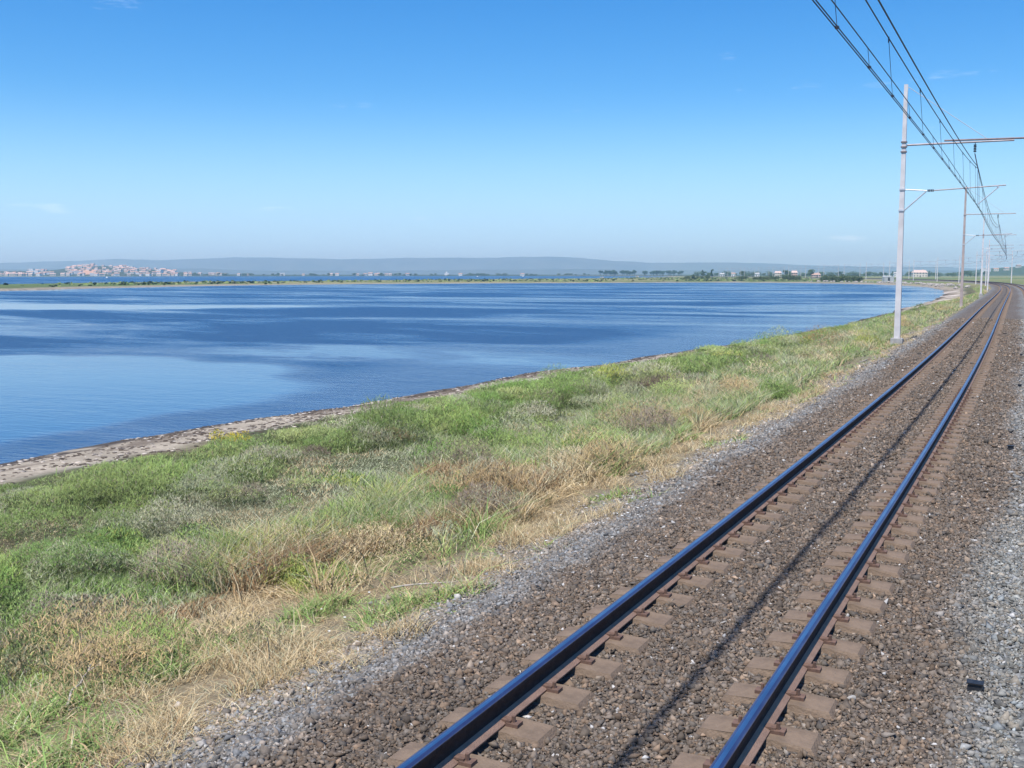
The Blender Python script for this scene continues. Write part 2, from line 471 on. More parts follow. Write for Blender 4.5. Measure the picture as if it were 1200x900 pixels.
# ------------------------------------------------------------------ water sheet (calm mask per vertex)
rad = np.concatenate([[0.0], np.geomspace(8, 12400, 330)])
fine = np.linspace(R(-38), R(38), 330); ang = np.concatenate([fine, np.linspace(R(38), R(322), 40)[1:-1]])
A_, R_ = np.meshgrid(ang, rad, indexing='xy')
wx = (-np.sin(YAW) * np.cos(A_) + np.cos(YAW) * np.sin(A_)) * R_
wy = (np.cos(YAW) * np.cos(A_) + np.sin(YAW) * np.sin(A_)) * R_
dA = poly_sd(wx, wy, LAG_A)
nn = fbm(wx, wy, 14, 3, 44)
calm = sstep(13, 4, dA + (nn - .5) * 16) * .75
X, Z = polar_inv(wx, wy)
def ell(cx, cz, rx, rz, e=.5):
    d = np.sqrt(((X - cx - (fbm(wx, wy, 40, 3, 7) - .5) * 30) / rx) ** 2 + ((Z - cz - (fbm(wx, wy, 12, 3, 9) - .5) * rz * 1.3) / rz) ** 2)
    return sstep(1.15, .85, d)
calm = np.maximum(calm, 1.0 * ell(-65, 146, 44, 12))
calm = np.maximum(calm, .97 * ell(-26, 40, 24, 17))
calm = np.maximum(calm, .55 * ell(-2, 62, 26, 5))
calm = np.maximum(calm, .5 * ell(30, 95, 40, 6))
calm = np.where(poly_sd(wx, wy, LAG_B) > -5, -2.0, calm)
nr, na = wx.shape
idx = np.arange(nr * na).reshape(nr, na); i0 = idx[:-1, :]; i1 = idx[1:, :]; nxt = np.roll(np.arange(na), -1)
q = np.stack([i0, i1, i1[:, nxt], i0[:, nxt]], -1).reshape(-1, 4)[:, ::-1]
w = np_mesh('lagoon_water', np.stack([wx, wy, np.full(wx.shape, WATER_Z)], -1).reshape(-1, 3), q.ravel(), np.full(len(q), 4), M_WATER, smooth=True)
ca = w.data.attributes.new('calm', 'FLOAT', 'POINT'); ca.data.foreach_set('value', calm.ravel().astype(np.float32))
tag(w, kind='structure')

# ------------------------------------------------------------------ ballast bed
BO = np.array([-2.95, -2.6, -2.2, -1.85, -1.5, -1.15, -.9, -.6, -.3, 0, .3, .6, .9, 1.15, 1.5, 1.85, 2.2, 2.6, 3.1, 3.6, 4.4, 5.1, 5.8, 6.6, 7.2, 7.6])
BZ = np.array([-.66, -.52, -.36, -.27, -.235, -.225, -.225, -.225, -.225, -.225, -.225, -.225, -.225, -.225, -.235, -.26, -.27, -.25, -.235, -.23, -.23, -.235, -.25, -.3, -.42, -.62])
def bed_h(o): return np.interp(o, BO, BZ)
def bed_col(x, y, o):
    n1 = fbm(x, y, .8, 3, 11); n2 = fbm(x, y, 4, 2, 12)
    brown = np.array((.116, .092, .071)); grey = np.array((.142, .133, .122)); cool = np.array((.160, .158, .143))
    m = sstep(1.6, 2.25, np.abs(o) + (n2 - .5) * .7 + (n1 - .5) * .5)
    c = brown * (1 - m[..., None]) + grey * m[..., None]
    m2 = sstep(1.45, 2.1, o + (n2 - .5) * .5 - .35 * sstep(6, 30, y))
    c = c * (1 - m2[..., None]) + cool * m2[..., None]
    c = c * (.85 + .3 * n1)[..., None]
    d = sstep(-2.35, -2.9, o + (n1 - .5) * .5)
    return c * (1 - d[..., None]) + np.array((.20, .175, .145)) * d[..., None]
us = np.concatenate([np.arange(-30, 0, 2.0), np.arange(0, 40, .2), np.arange(40, 120, .8), np.arange(120, 2600, 5.0)])
BOf = np.interp(np.linspace(0, 1, 70), np.linspace(0, 1, len(BO)), BO)
uu, oo = np.meshgrid(us, BOf, indexing='ij')
bx, by = P(uu.ravel(), oo.ravel()); bx = bx.reshape(uu.shape); by = by.reshape(uu.shape)
bz = bed_h(oo) + (fbm(bx, by, .35, 2, 13) - .5) * .035 + (fbm(bx, by, 2.2, 2, 14) - .5) * .04
bc = bed_col(bx, by, oo)
nr, na = bx.shape
idx = np.arange(nr * na).reshape(nr, na)
q = np.stack([idx[:-1, :-1], idx[:-1, 1:], idx[1:, 1:], idx[1:, :-1]], -1).reshape(-1, 4)
bed = np_mesh('ballast_bed', np.stack([bx, by, bz], -1).reshape(-1, 3), q.ravel(), np.full(len(q), 4), M_BED, cols=bc.reshape(-1, 3), smooth=True)
tag(bed, kind='structure')

# ------------------------------------------------------------------ distant mountains
def range_mesh(name, prof, Z0, depth, c1, c2, seed, rough):
    pxs = np.linspace(-500, 1700, 700); k = 26
    hpx = np.interp(pxs, [p[0] for p in prof], [321 - p[1] for p in prof])
    V = []
    H0 = hpx / F * Z0 + CAMZ
    n = (fbm(pxs, pxs * 0 + seed, 26, 4, seed) - .5) * rough
    H0 = H0 + n / F * Z0
    for j in range(k):
        t = j / (k - 1)
        Zj = Z0 + (t - .5) * depth
        xs, ys = polar(pxs, Zj)
        bell = math.sin(math.pi * t) ** .8 if t < .5 else math.sin(math.pi * t)
        rg = (fbm(xs, ys, 420, 4, seed + 3) - .5) * .35 * np.sin(math.pi * t * 2) if t < .5 else 0
        V.append(np.stack([xs, ys, -3 + (H0 + 3) * np.clip(bell + rg * (bell < .97), 0, 1)], -1))
    V = np.array(V); nr, na = V.shape[:2]
    idx = np.arange(nr * na).reshape(nr, na)
    q = np.stack([idx[:-1, :-1], idx[:-1, 1:], idx[1:, 1:], idx[1:, :-1]], -1).reshape(-1, 4)
    m = simple(name + '_scrub', c1, c2, .006, .95)
    o = np_mesh(name, V.reshape(-1, 3), q.ravel(), np.full(len(q), 4), m, smooth=True)
    return tag(o, kind='structure')
range_mesh('distant_hills', [(-500, 312), (0, 308.6), (80, 306), (145, 303.8), (200, 305), (280, 301.8), (370, 303), (400, 304.2), (500, 302.2), (560, 302.6), (630, 301), (680, 302), (720, 306), (760, 307.8),
            (830, 307.6), (900, 309), (960, 311.5), (1020, 312.5), (1100, 313), (1150, 315), (1700, 316)], 8600, 1100, (.06, .075, .085), (.10, .115, .12), 3, 1.6)
range_mesh('middle_hills', [(-500, 318), (0, 315.5), (60, 315), (240, 314.6), (300, 317), (420, 317.5), (560, 316), (700, 315.5), (760, 317), (1000, 317), (1150, 317), (1700, 318)], 6200, 700, (.06, .075, .075), (.09, .105, .10), 5, 1.4)

# ------------------------------------------------------------------ haze
M_HAZE, n, b = mat('haze_air')
n.nodes.remove(b)
pv = n.nodes.new('ShaderNodeVolumePrincipled')
pv.inputs['Color'].default_value = (.54, .86, 1.0, 1)
pv.inputs['Density'].default_value = 1 / 5600
pv.inputs['Anisotropy'].default_value = .3
pv.inputs['Absorption Color'].default_value = (.7, .96, 1, 1)
lk(n, pv.outputs[0], n.nodes['Material Output'].inputs['Volume'])
hz = MB().box(-9900, 9900, -9900, 9900, -4.8, 152).build('haze', M_HAZE)
tag(hz, kind='stuff')

# ------------------------------------------------------------------ rails
def sweep(u0, u1, off, prof, step):
    """closed profile (list of (lateral, z)) swept along the line"""
    us = np.array(step(u0, u1)); k = len(prof)
    V = []
    for l, z in prof:
        x, y = P(us, off + l)
        V.append(np.stack([x, y, np.full(len(us), z)], -1))
    V = np.stack(V, 1)
    n_ = len(us); idx = np.arange(n_ * k).reshape(n_, k)
    q = np.stack([idx[:-1], np.roll(idx[:-1], -1, 1), np.roll(idx[1:], -1, 1), idx[1:]], -1)
    return V.reshape(-1, 3), q
RP = [(-.075, -.172), (.075, -.172), (.075, -.160), (.012, -.135), (.009, -.058), (.034, -.046), (.036, -.012), (.030, -.003), (.014, 0), (-.014, 0), (-.030, -.003), (-.036, -.012),
      (-.034, -.046), (-.009, -.058), (-.012, -.135), (-.075, -.160)]
RM = [1, 1, 1, 0, 0, 0, 2, 2, 3, 2, 2, 0, 0, 0, 1, 1]
M_BAND = simple('worn_running_band', (.42, .40, .46), (.60, .58, .62), 2.5, .3, 1.0)
def st_(a, b): return np.concatenate([np.arange(a, 60, 1.0), np.arange(60, 260, 2.0), np.arange(260, b, 6.0)])
for off, lab in ((-.7535, 'rusty rail with shiny blue top, nearer the grass, left rail of the closer track'), (.7535, 'rusty rail with shiny blue top, right rail of the closer track'),
                 (2.85, 'left rail of the second track, seen curving away at the right edge'), (4.357, 'right rail of the second track, glimpsed far off on the bend')):
    V, q = sweep(-20, 1500, off, RP, st_)
    mi = np.tile(np.array(RM), q.shape[0])
    o = np_mesh('rail', V, q.reshape(-1, 4).ravel(), np.full(q.shape[0] * len(RP), 4), [M_RUST_SHADE, M_RUST_LIT, M_HEAD, M_BAND], midx=mi)
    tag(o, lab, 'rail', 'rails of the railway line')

# ------------------------------------------------------------------ sleepers: two concrete blocks each
def block_mb(mb, cx):
    l, w = .37, .145
    vs = [(cx - l, -w, -.40), (cx + l, -w, -.40), (cx + l, w, -.40), (cx - l, w, -.40),
          (cx - l, -w, -.222), (cx + l, -w, -.222), (cx + l, w, -.222), (cx - l, w, -.222),
          (cx - l + .03, -w + .022, -.184), (cx + l - .03, -w + .022, -.184), (cx + l - .03, w - .022, -.184), (cx - l + .03, w - .022, -.184),
          (cx - .13, -w + .02, -.174), (cx + .13, -w + .02, -.174), (cx + .13, w - .02, -.174), (cx - .13, w - .02, -.174)]
    fs = [(0, 3, 2, 1), (0, 1, 5, 4), (1, 2, 6, 5), (2, 3, 7, 6), (3, 0, 4, 7), (5, 6, 10, 9), (7, 4, 8, 11),
          (4, 5, 9, 13, 12, 8), (6, 7, 11, 15, 14, 10), (8, 12, 15, 11), (12, 13, 14, 15), (13, 9, 10, 14)]
    mb.add(vs, fs)
def clip_mb(mb, x, s):
    mb.box(min(x, x + s * .085), max(x, x + s * .085), -.038, .038, -.176, -.152)
    mb.box(min(x - s * .035, x + s * .03), max(x - s * .035, x + s * .03), -.028, .028, -.152, -.138)
    mb.bar((x + s * .04, 0, -.152), (x + s * .04, 0, -.112), .014, n=6)
sl = empty('sleeper')
bb = MB(); block_mb(bb, -.7535); bb.build('concrete_block', M_CONC, sl)
bb = MB(); block_mb(bb, .7535); bb.build('concrete_block', M_CONC, sl)
MB().box(-.4, .4, -.035, .035, -.38, -.31).build('tie_bar', M_CLIP, sl)
for rx in (-.7535, .7535):
    for s in (-1, 1):
        bb = MB(); clip_mb(bb, rx + s * .078, s); bb.build('rail_clip', M_CLIP, sl)
reg(sl)
slf = empty('sleeper')
bb = MB(); block_mb(bb, -.7535); bb.build('concrete_block', M_CONC, slf)
bb = MB(); block_mb(bb, .7535); bb.build('concrete_block', M_CONC, slf)
reg(slf)
NEAR = 46
u = 1.0; i = 0
SL_U = []
while i < 300:
    jit = random.uniform(-.02, .02)
    x, y = P(u + jit)
    if i < NEAR: o = sl if i == 0 else copy_tree(sl)
    else: o = slf if i == NEAR else copy_tree(slf)
    o.location = (float(x), float(y), random.uniform(-.004, .002)); o.rotation_euler = (0, 0, heading(u) + random.uniform(-.012, .012))
    tag(o, 'brown dusty two-block concrete sleeper in the ballast under the closer track' if i < NEAR else 'far brown two-block concrete sleeper, small in the distance under the closer track', 'sleeper', 'concrete sleepers under the closer track' if i < NEAR else 'far concrete sleepers under the closer track')
    SL_U.append(u); u += .6; i += 1
# the rest of the sleepers, and those of the second track
V = []; Fq = []; nv = 0
def far_sleepers(u0, u1, off):
    global nv
    for uq in np.arange(u0, u1, .6):
        th = heading(uq); c, s = math.cos(th), math.sin(th)
        for cx in (off - .7535, off + .7535):
            for (lx, ly, z) in ((-.36, -.13, -.19), (.36, -.13, -.19), (.36, .13, -.19), (-.36, .13, -.19), (-.37, -.145, -.3), (.37, -.145, -.3), (.37, .145, -.3), (-.37, .145, -.3)):
                x, y = P(uq, cx + lx)
                V.append((x - s * ly, y + c * ly, z))
            Fq.extend([[nv, nv + 1, nv + 2, nv + 3], [nv + 4, nv + 5, nv + 1, nv], [nv + 5, nv + 6, nv + 2, nv + 1], [nv + 6, nv + 7, nv + 3, nv + 2], [nv + 7, nv + 4, nv, nv + 3]])
            nv += 8
far_sleepers(SL_U[-1] + .6, 420, 0); far_sleepers(1.0, 420, 3.6)
o = np_mesh('sleepers', V, np.array(Fq).ravel(), np.full(len(Fq), 4), M_CONC)
tag(o, 'rows of brown concrete sleepers further down the line', 'sleepers', kind='stuff')

# ------------------------------------------------------------------ ballast stones
def stones(name, lab, u0, u1, o0, o1, dens, smin, smax, seed, zoff=0.0, bed=True, keep=None, col=None):
    r_ = np.random.default_rng(seed)
    N = int((u1 - u0) * (o1 - o0) * dens)
    uu = r_.uniform(u0, u1, N); oo = r_.uniform(o0, o1, N)
    if keep is not None:
        k = keep(uu, oo, r_); uu = uu[k]; oo = oo[k]
    # clear of the sleeper blocks and the rail feet
    ph = np.abs(((uu - 1.0) / .6) - np.round((uu - 1.0) / .6)) * .6
    bl = (np.abs(np.abs(oo) - .7535) < .375) & (ph < .155)
    rail = np.abs(np.abs(oo) - .7535) < .095
    k = ~((bl & (r_.random(len(uu)) > .07)) | rail)
    uu = uu[k]; oo = oo[k]; N = len(uu)
    x, y = P(uu, oo)
    z = np.maximum(bed_h(oo) + (fbm(x, y, .35, 2, 13) - .5) * .035 + (fbm(x, y, 2.2, 2, 14) - .5) * .04, np.where(oo < -2.5, ground_h(x, y), -9))
    s = r_.uniform(smin, smax, N) * (1 + .75 * (r_.random(N) < .10))
    base = np.array([(1, 0, 0), (-1, 0, 0), (0, 1, 0), (0, -1, 0), (0, 0, 1), (0, 0, -1)], float) * .78
    v = base[None] * r_.uniform(.55, 1.15, (N, 6, 1)) + r_.uniform(-.28, .28, (N, 6, 3))
    v = v * (np.stack([r_.uniform(.8, 1.35, N), r_.uniform(.7, 1.1, N), r_.uniform(.45, .85, N)], -1))[:, None, :]
    # random rotation
    qq = r_.normal(size=(N, 4)) * np.array([1.4, .35, .35, 1.6]); qq /= np.linalg.norm(qq, axis=1)[:, None]
    w_, a, b, c = qq.T
    Rm = np.stack([1 - 2 * (b * b + c * c), 2 * (a * b - w_ * c), 2 * (a * c + w_ * b), 2 * (a * b + w_ * c), 1 - 2 * (a * a + c * c), 2 * (b * c - w_ * a), 2 * (a * c - w_ * b), 2 * (b * c + w_ * a), 1 - 2 * (a * a + b * b)], -1).reshape(N, 3, 3)
    v = np.einsum('nij,nkj->nki', Rm, v) * s[:, None, None]
    v += np.stack([x, y, z + zoff + s * r_.uniform(-.05, .30, N)], -1)[:, None, :]
    fb = np.array([(0, 2, 4), (2, 1, 4), (1, 3, 4), (3, 0, 4), (2, 0, 5), (1, 2, 5), (3, 1, 5), (0, 3, 5)])
    f = (fb[None] + (np.arange(N) * 6)[:, None, None]).reshape(-1)
    if col is None:
        c = bed_col(x, y, oo)
        t = r_.random(N)
        c = c * np.exp(r_.normal(0, .30, N))[:, None]
        tint = np.array([(1.04, .99, .93), (1, 1, 1), (.93, 1.0, 1.07), (1.12, 1.0, .88), (.98, .98, .96)])[r_.integers(0, 5, N)]
        c = c * tint * 1.12
        c[t > .992] = np.array((.42, .40, .37)) * r_.uniform(.7, 1.1, (np.sum(t > .992), 1))
        gy_ = (np.abs(oo) > 1.9) & (t < .09)
        c[gy_] = np.array((.25, .25, .24)) * r_.uniform(.7, 1.1, (np.sum(gy_), 1))
    else: c = col(x, y, r_)
    o = np_mesh(name, v.reshape(-1, 3), f, np.full(N * 8, 3), M_STONE, cols=np.repeat(np.clip(c * 1.12, 0, .8), 6, 0))
    return tag(o, lab, 'stones', kind='stuff')
def thin(uu, oo, r_):            # fewer stones where they spill into the grass
    return (oo > -2.8) | (r_.random(len(uu)) < sstep(-3.5, -2.45, oo + (fbm(uu, oo, 1.1, 2, 16) - .5) * 1.2))
stones('ballast_stones', 'brown and grey crushed stones of the railway ballast', 2.2, 14, -3.9, 2.2, 2500, .013, .036, 1, keep=thin)
stones('ballast_stones', 'small crushed stones of the ballast a little further down the line', 14, 34, -3.9, 2.2, 850, .024, .048, 2, keep=thin)
stones('ballast_stones', 'crushed stones of the ballast seen small in the distance', 34, 75, -3.8, 2.4, 260, .036, .066, 3, keep=thin)

# ------------------------------------------------------------------ overhead line: masts
MAST_U = [-10.5, 52.5, 115.5, 178.5, 241.5, 304.5, 367.5, 430.5, 493.5, 556.5, 619.5, 682.5, 745.5, 808.5, 871.5, 934.5, 997.5, 1060.5, 1123.5, 1186.5, 1249.5]
def mast(side, detail, mpole, top=11.15, blen=4.55, bmat=None):
    """local frame: x across the track (towards it for side=1), origin at the foot; rail top is z=+.45"""
    r = empty('catenary_mast')
    zb = .45
    m = MB()
    # H-section pole, tapering
    H = top + zb
    w0, w1 = .135, .08
    for (x0, x1, y0, y1) in ((-1, 1, -1, -.72), (-1, 1, .72, 1), (-.16, .16, -.72, .72)):
        vs = []
        for z, w in ((-.5, w0), (H, w1)):
            vs += [(x0 * w, y0 * w, z), (x1 * w, y0 * w, z), (x1 * w, y1 * w, z), (x0 * w, y1 * w, z)]
        m.add(vs, [(0, 3, 2, 1), (4, 5, 6, 7), (0, 1, 5, 4), (1, 2, 6, 5), (2, 3, 7, 6), (3, 0, 4, 7)])
    m.build('pole', mpole, r)
    if detail:
        MB().box(-.28, .28, -.28, .28, -.5, .12, taper=.02).build('concrete_footing', M_GROUT, r)
    s = side; tx = s * 3.25          # track centre
    zt = 8.45 + zb
    for z0_ in ((-.10, .12, -.32) if detail else (-.1,)):
        MB().box(-.13, .13, -.13, .13, zt + z0_, zt + z0_ + .05).build('clamp_band', M_BOOM, r)
    m = MB(); m.bar((s * .12, 0, zt), (s * blen, 0, zt + (.0 if blen < 6 else .12)), .045, .04); m.build('boom', bmat or M_BOOMP, r)
    m = MB(); m.bar((s * .1, 0, H - .12), (s * 3.45, 0, zt + .12), .014, n=6); m.build('tie_rod', M_GALV, r)
    # hanging insulator that carries the messenger
    m = MB(); m.bar((s * 2.98, 0, zt), (s * 2.98, 0, zt - .18), .018, n=6)
    for k in range(5): m.bar((s * 2.98, 0, zt - .12 - k * .07), (s * 2.98, 0, zt - .17 - k * .07), .07, .045, n=8)
    m.bar((s * 2.98, 0, zt - .5), (s * 3.13, 0, 7.30 + zb), .022, n=6)
    m.build('hanging_insulator', M_INS, r)
    # lower bracket that steadies the contact wires
    zl = 6.38 + zb
    m = MB(); m.bar((s * .12, 0, zl + .08), (s * 1.05, 0, zl), .028); m.bar((s * .12, 0, zl - .85), (s * 1.02, 0, zl - .03), .03)
    m.box(-.13, .13, -.13, .13, zl + .04, zl + .12); m.box(-.135, .135, -.135, .135, zl - .90, zl - .82)
    m.build('lower_bracket', M_GALV, r)
    m = MB()
    for k in range(4): m.bar((s * (1.08 + k * .07), 0, zl), (s * (1.13 + k * .07), 0, zl), .065, .045, n=8)
    m.build('insulator', M_INS, r)
    m = MB(); m.bar((s * 1.35, 0, zl), (s * 4.3, 0, zl + .14), .026); m.build('steady_tube', M_BOOMP, r)
    m = MB(); m.bar((s * 4.0, 0, zl + .06), (s * 3.2, 0, 5.62 + zb + .1), .022); m.bar((s * 3.95, 0, zl + .13), (s * 4.0, 0, zl + .02), .04)
    m.bar((s * 3.13, 0, 7.3 + zb), (s * 3.2, 0, 5.66 + zb), .014, n=6)
    m.build('registration_arm', M_GALV, r)
    return r
M_GROUT = simple('footing_concrete', (.30, .29, .27), (.42, .40, .37), 4, .9)
M_BOOMP = simple('pale_boom_steel', (.34, .29, .29), (.46, .40, .40), 4, .6, .2)
mp1 = reg(mast(1, True, M_MAST)); mp2 = reg(mast(-1, True, M_MAST)); mp3 = reg(mast(1, False, M_MASTW)); mp4 = reg(mast(1, False, M_MAST, 9.6)); mp5 = reg(mast(-1, False, M_MAST, 9.6)); mp6 = reg(mast(-1, True, M_MAST, 11.15, 8.4, M_BOOM))
ords = ['', 'nearest the camera', 'second along the shore side', 'third along the shore side', 'fourth along the shore side', 'fifth along the shore side', 'sixth along the shore side, at the bend', 'seventh along the shore side', 'eighth along the shore side']
used = set()
for k, uq in enumerate(MAST_U):
    proto = mp3 if k == 2 else (mp1 if k < 4 else mp4)
    for side, off, pr in ((1, -3.25, proto), (-1, 6.85, mp6 if k == 1 else mp2 if k < 4 else mp5)):
        if side < 0 and (k < 1): continue
        o = pr if pr.name not in used else copy_tree(pr)
        used.add(pr.name)
        x, y = P(uq, off)
        o.location = (float(x), float(y), -.45); o.rotation_euler = (0, 0, heading(uq))
        if side > 0:
            lab = 'tall pale mast behind the camera beside the ballast' if k == 0 else ('tall pale catenary mast in the grass, ' + ords[k]) if k < len(ords) else 'small distant pale mast, number %d of the row curving past the bay' % k
        else:
            lab = 'pale mast on the landward side of the line, opposite shore mast number %d' % k
        tag(o, lab, 'mast', 'catenary masts along the railway')

# ------------------------------------------------------------------ overhead line: wires
def wire(name, pts, r, parent=None, n=5):
    pts = np.array(pts, float); k = len(pts)
    d = np.gradient(pts, axis=0); d /= np.linalg.norm(d, axis=1)[:, None] + 1e-12
    upv = np.array([0, 0, 1.0]); ref = np.where(np.abs(d[:, 2:3]) > .9, np.array([[1.0, 0, 0]]), upv[None])
    a = np.cross(d, ref); a /= np.linalg.norm(a, axis=1)[:, None]; b = np.cross(a, d)
    t = np.arange(n) * 2 * math.pi / n
    V = pts[:, None] + r * (a[:, None] * np.cos(t)[None, :, None] + b[:, None] * np.sin(t)[None, :, None])
    idx = np.arange(k * n).reshape(k, n)
    q = np.stack([idx[:-1], np.roll(idx[:-1], -1, 1), np.roll(idx[1:], -1, 1), idx[1:]], -1).reshape(-1, 4)
    return np_mesh(name, V.reshape(-1, 3), q.ravel(), np.full(len(q), 4), M_WIRE, parent)
US = np.array(MAST_U)
def span_t(u):
    i = np.clip(np.searchsorted(US, u) - 1, 0, len(US) - 2)
    return i, (u - US[i]) / 63.0
def off_at(u, vals):
    return np.interp(u, US, [vals[k % len(vals)] for k in range(len(US))])
def z_mess(u):
    i, t = span_t(u); return 7.28 - 4 * .95 * t * (1 - t)
def z_feed(u):
    i, t = span_t(u); return 7.36 - 4 * .74 * t * (1 - t)
def z_aux(u):
    i, t = span_t(u); return 5.66 + .04 - 4 * .0 * t * (1 - t) - .0 * t + (1 - np.minimum(1, np.minimum(t, 1 - t) * 12)) * -.12
def z_con(u):
    i, t = span_t(u); return 5.58 - 4 * .15 * t * (1 - t)
def line_pts(us, zf, vals, do=0.0, base=0.0):
    o = off_at(us, vals) + do + base
    x, y = P(us, o); return np.stack([x, y, zf(us)], -1)
us = np.concatenate([np.arange(-10.5, 304.5, 1.5), np.arange(304.5, 1249, 9.0)])
for base, nm in ((0.0, 'closer track'), (3.6, 'second track')):
    ctv = [-.05, -.02, -.03]; msv = [-.13, -.12, -.10]
    for do, which in ((-.015, 'left'), (.015, 'right')):
        o = wire('contact_wire', line_pts(us, z_con, ctv, do, base), .0075)
        tag(o, 'thin copper contact wire, %s of the lowest pair above the %s' % (which, nm), 'wire', 'overhead wires')
    au = wire('auxiliary_wire', line_pts(us, z_aux, [-.07, -.06, -.05], .0, base), .008)
    tag(au, 'thin wire running just above the contact pair of the %s' % nm, 'wire', 'overhead wires')
    ms = wire('messenger_wire', line_pts(us, z_mess, msv, 0, base), .0105)
    tag(ms, 'sagging carrier wire holding the hangers above the %s' % nm, 'wire', 'overhead wires')
    fd = wire('feeder_wire', line_pts(us, z_feed, msv, 0.0, base), .014)
    tag(fd, 'thicker dark topmost wire above the %s' % nm, 'wire', 'overhead wires')
    nd = 0
    for uq in np.arange(-8, 241, 5.25):
        i, t = span_t(uq)
        if min(t, 1 - t) < .03: continue
        a_ = line_pts(np.array([uq]), z_mess, msv, 0, base)[0]; b_ = line_pts(np.array([uq]), z_aux, [-.07, -.06, -.05], 0, base)[0]
        m = MB(); m.bar(a_, b_, .0055, n=4); m.bar(a_ + np.array([0, 0, .02]), a_ - np.array([0, 0, .07]), .012, n=5); m.build('hanger', M_WIRE, ms)
        for e in (0, 2.62):
            nd += 1
            if nd > 96: break
            b2 = line_pts(np.array([uq + e]), z_aux, [-.07, -.06, -.05], 0, base)[0]; c2 = line_pts(np.array([uq + e]), z_con, ctv, 0, base)[0]
            m = MB(); m.bar(b2, c2, .005, n=4); m.box(c2[0] - .022, c2[0] + .022, c2[1] - .025, c2[1] + .025, c2[2] - .01, c2[2] + .02); m.build('short_hanger', M_WIRE, au)

# ------------------------------------------------------------------ small boxes beside the line
for (a_, s_, lab) in ((-.36, 7.9, 'small black box on the grey gravel nearest the camera'), (-.51, 19.4, 'small black box on the gravel, second from the camera'), (-.66, 30.4, 'small black box on the gravel, third from the camera'),
                 (-.9, 42, 'small black box on the gravel, fourth from the camera'), (-1.18, 52.5, 'small black box on the gravel, farthest from the camera')):
    t = empty('trackside_box', (a_, s_, -.27)); tag(t, lab, 'box', 'small boxes on the gravel beside the track')
    MB().box(-.05, .05, -.035, .035, 0, .07, taper=.006).build('housing', M_BLACK, t)
    m = MB(); m.box(-.055, .055, -.04, .04, .07, .08); m.build('lid', M_BLACK, t)

# ------------------------------------------------------------------ vegetation
PAL = dict(
    green=[(.20, .29, .095), (.25, .34, .12), (.17, .25, .085), (.29, .35, .14)],
    lush=[(.17, .29, .08), (.22, .34, .10), (.14, .23, .07), (.26, .36, .11)],
    greygreen=[(.29, .33, .20), (.34, .37, .24), (.24, .28, .17), (.37, .38, .26)],
    straw=[(.46, .37, .23), (.54, .45, .30), (.40, .31, .19), (.58, .50, .36)],
    brown=[(.27, .18, .105), (.33, .22, .13), (.22, .15, .09)],
    mauve=[(.25, .21, .19), (.31, .265, .24), (.20, .165, .145)],
    yellow=[(.31, .36, .09), (.35, .38, .11)],
    blossom=[(.62, .52, .04), (.55, .46, .05)],
    dark=[(.10, .14, .06), (.13, .17, .07), (.08, .115, .05)])
for _k in PAL:
    _f = (.96, .92, .82) if _k in ('straw', 'brown', 'mauve', 'blossom') else (1.03, .99, 1.0)
    PAL[_k] = [tuple(min(.6, a * b) for a, b in zip(c, _f)) for c in PAL[_k]]
def blades(x, y, z, h, w, lean, col, r_, wind=(.25, .12), seg=2, droop=.5):
    """one curved tapering strip per root"""
    N = len(x)
    az = r_.uniform(0, 2 * math.pi, N)
    dx = np.cos(az) * lean + wind[0] * h * .5; dy = np.sin(az) * lean + wind[1] * h * .5
    tw = r_.uniform(0, math.pi, N); px = np.cos(tw) * w * .5; py = np.sin(tw) * w * .5
    V = np.zeros((N, 5, 3))
    for j, (t, ww) in enumerate(((0, 1), (.5, .8))):
        cx = x + dx * t ** 1.6; cy = y + dy * t ** 1.6; cz = z + h * (t - droop * .25 * t * t)
        V[:, 2 * j] = np.stack([cx - px * ww, cy - py * ww, cz], -1); V[:, 2 * j + 1] = np.stack([cx + px * ww, cy + py * ww, cz], -1)
    V[:, 4] = np.stack([x + dx, y + dy, z + h * (1 - droop * .45)], -1)
    b = (np.arange(N) * 5)[:, None]
    f = np.concatenate([b + 0, b + 1, b + 3, b + 2, b + 2, b + 3, b + 4], 1).ravel()
    cnt = np.tile([4, 3], N)
    return V.reshape(-1, 3), f, cnt, np.repeat(col, 5, 0)
def join(parts):
    V = []; Fc = []; Cn = []; Cl = []; off = 0
    for v, f, c, cl in parts:
        V.append(v); Fc.append(f + off); Cn.append(c); Cl.append(cl); off += len(v)
    return np.concatenate(V), np.concatenate(Fc), np.concatenate(Cn), np.concatenate(Cl)
def pick(pal, N, r_, jit=.16):
    p = np.array(PAL[pal]); return p[r_.integers(0, len(p), N)] * np.exp(r_.normal(0, jit, N))[:, None]

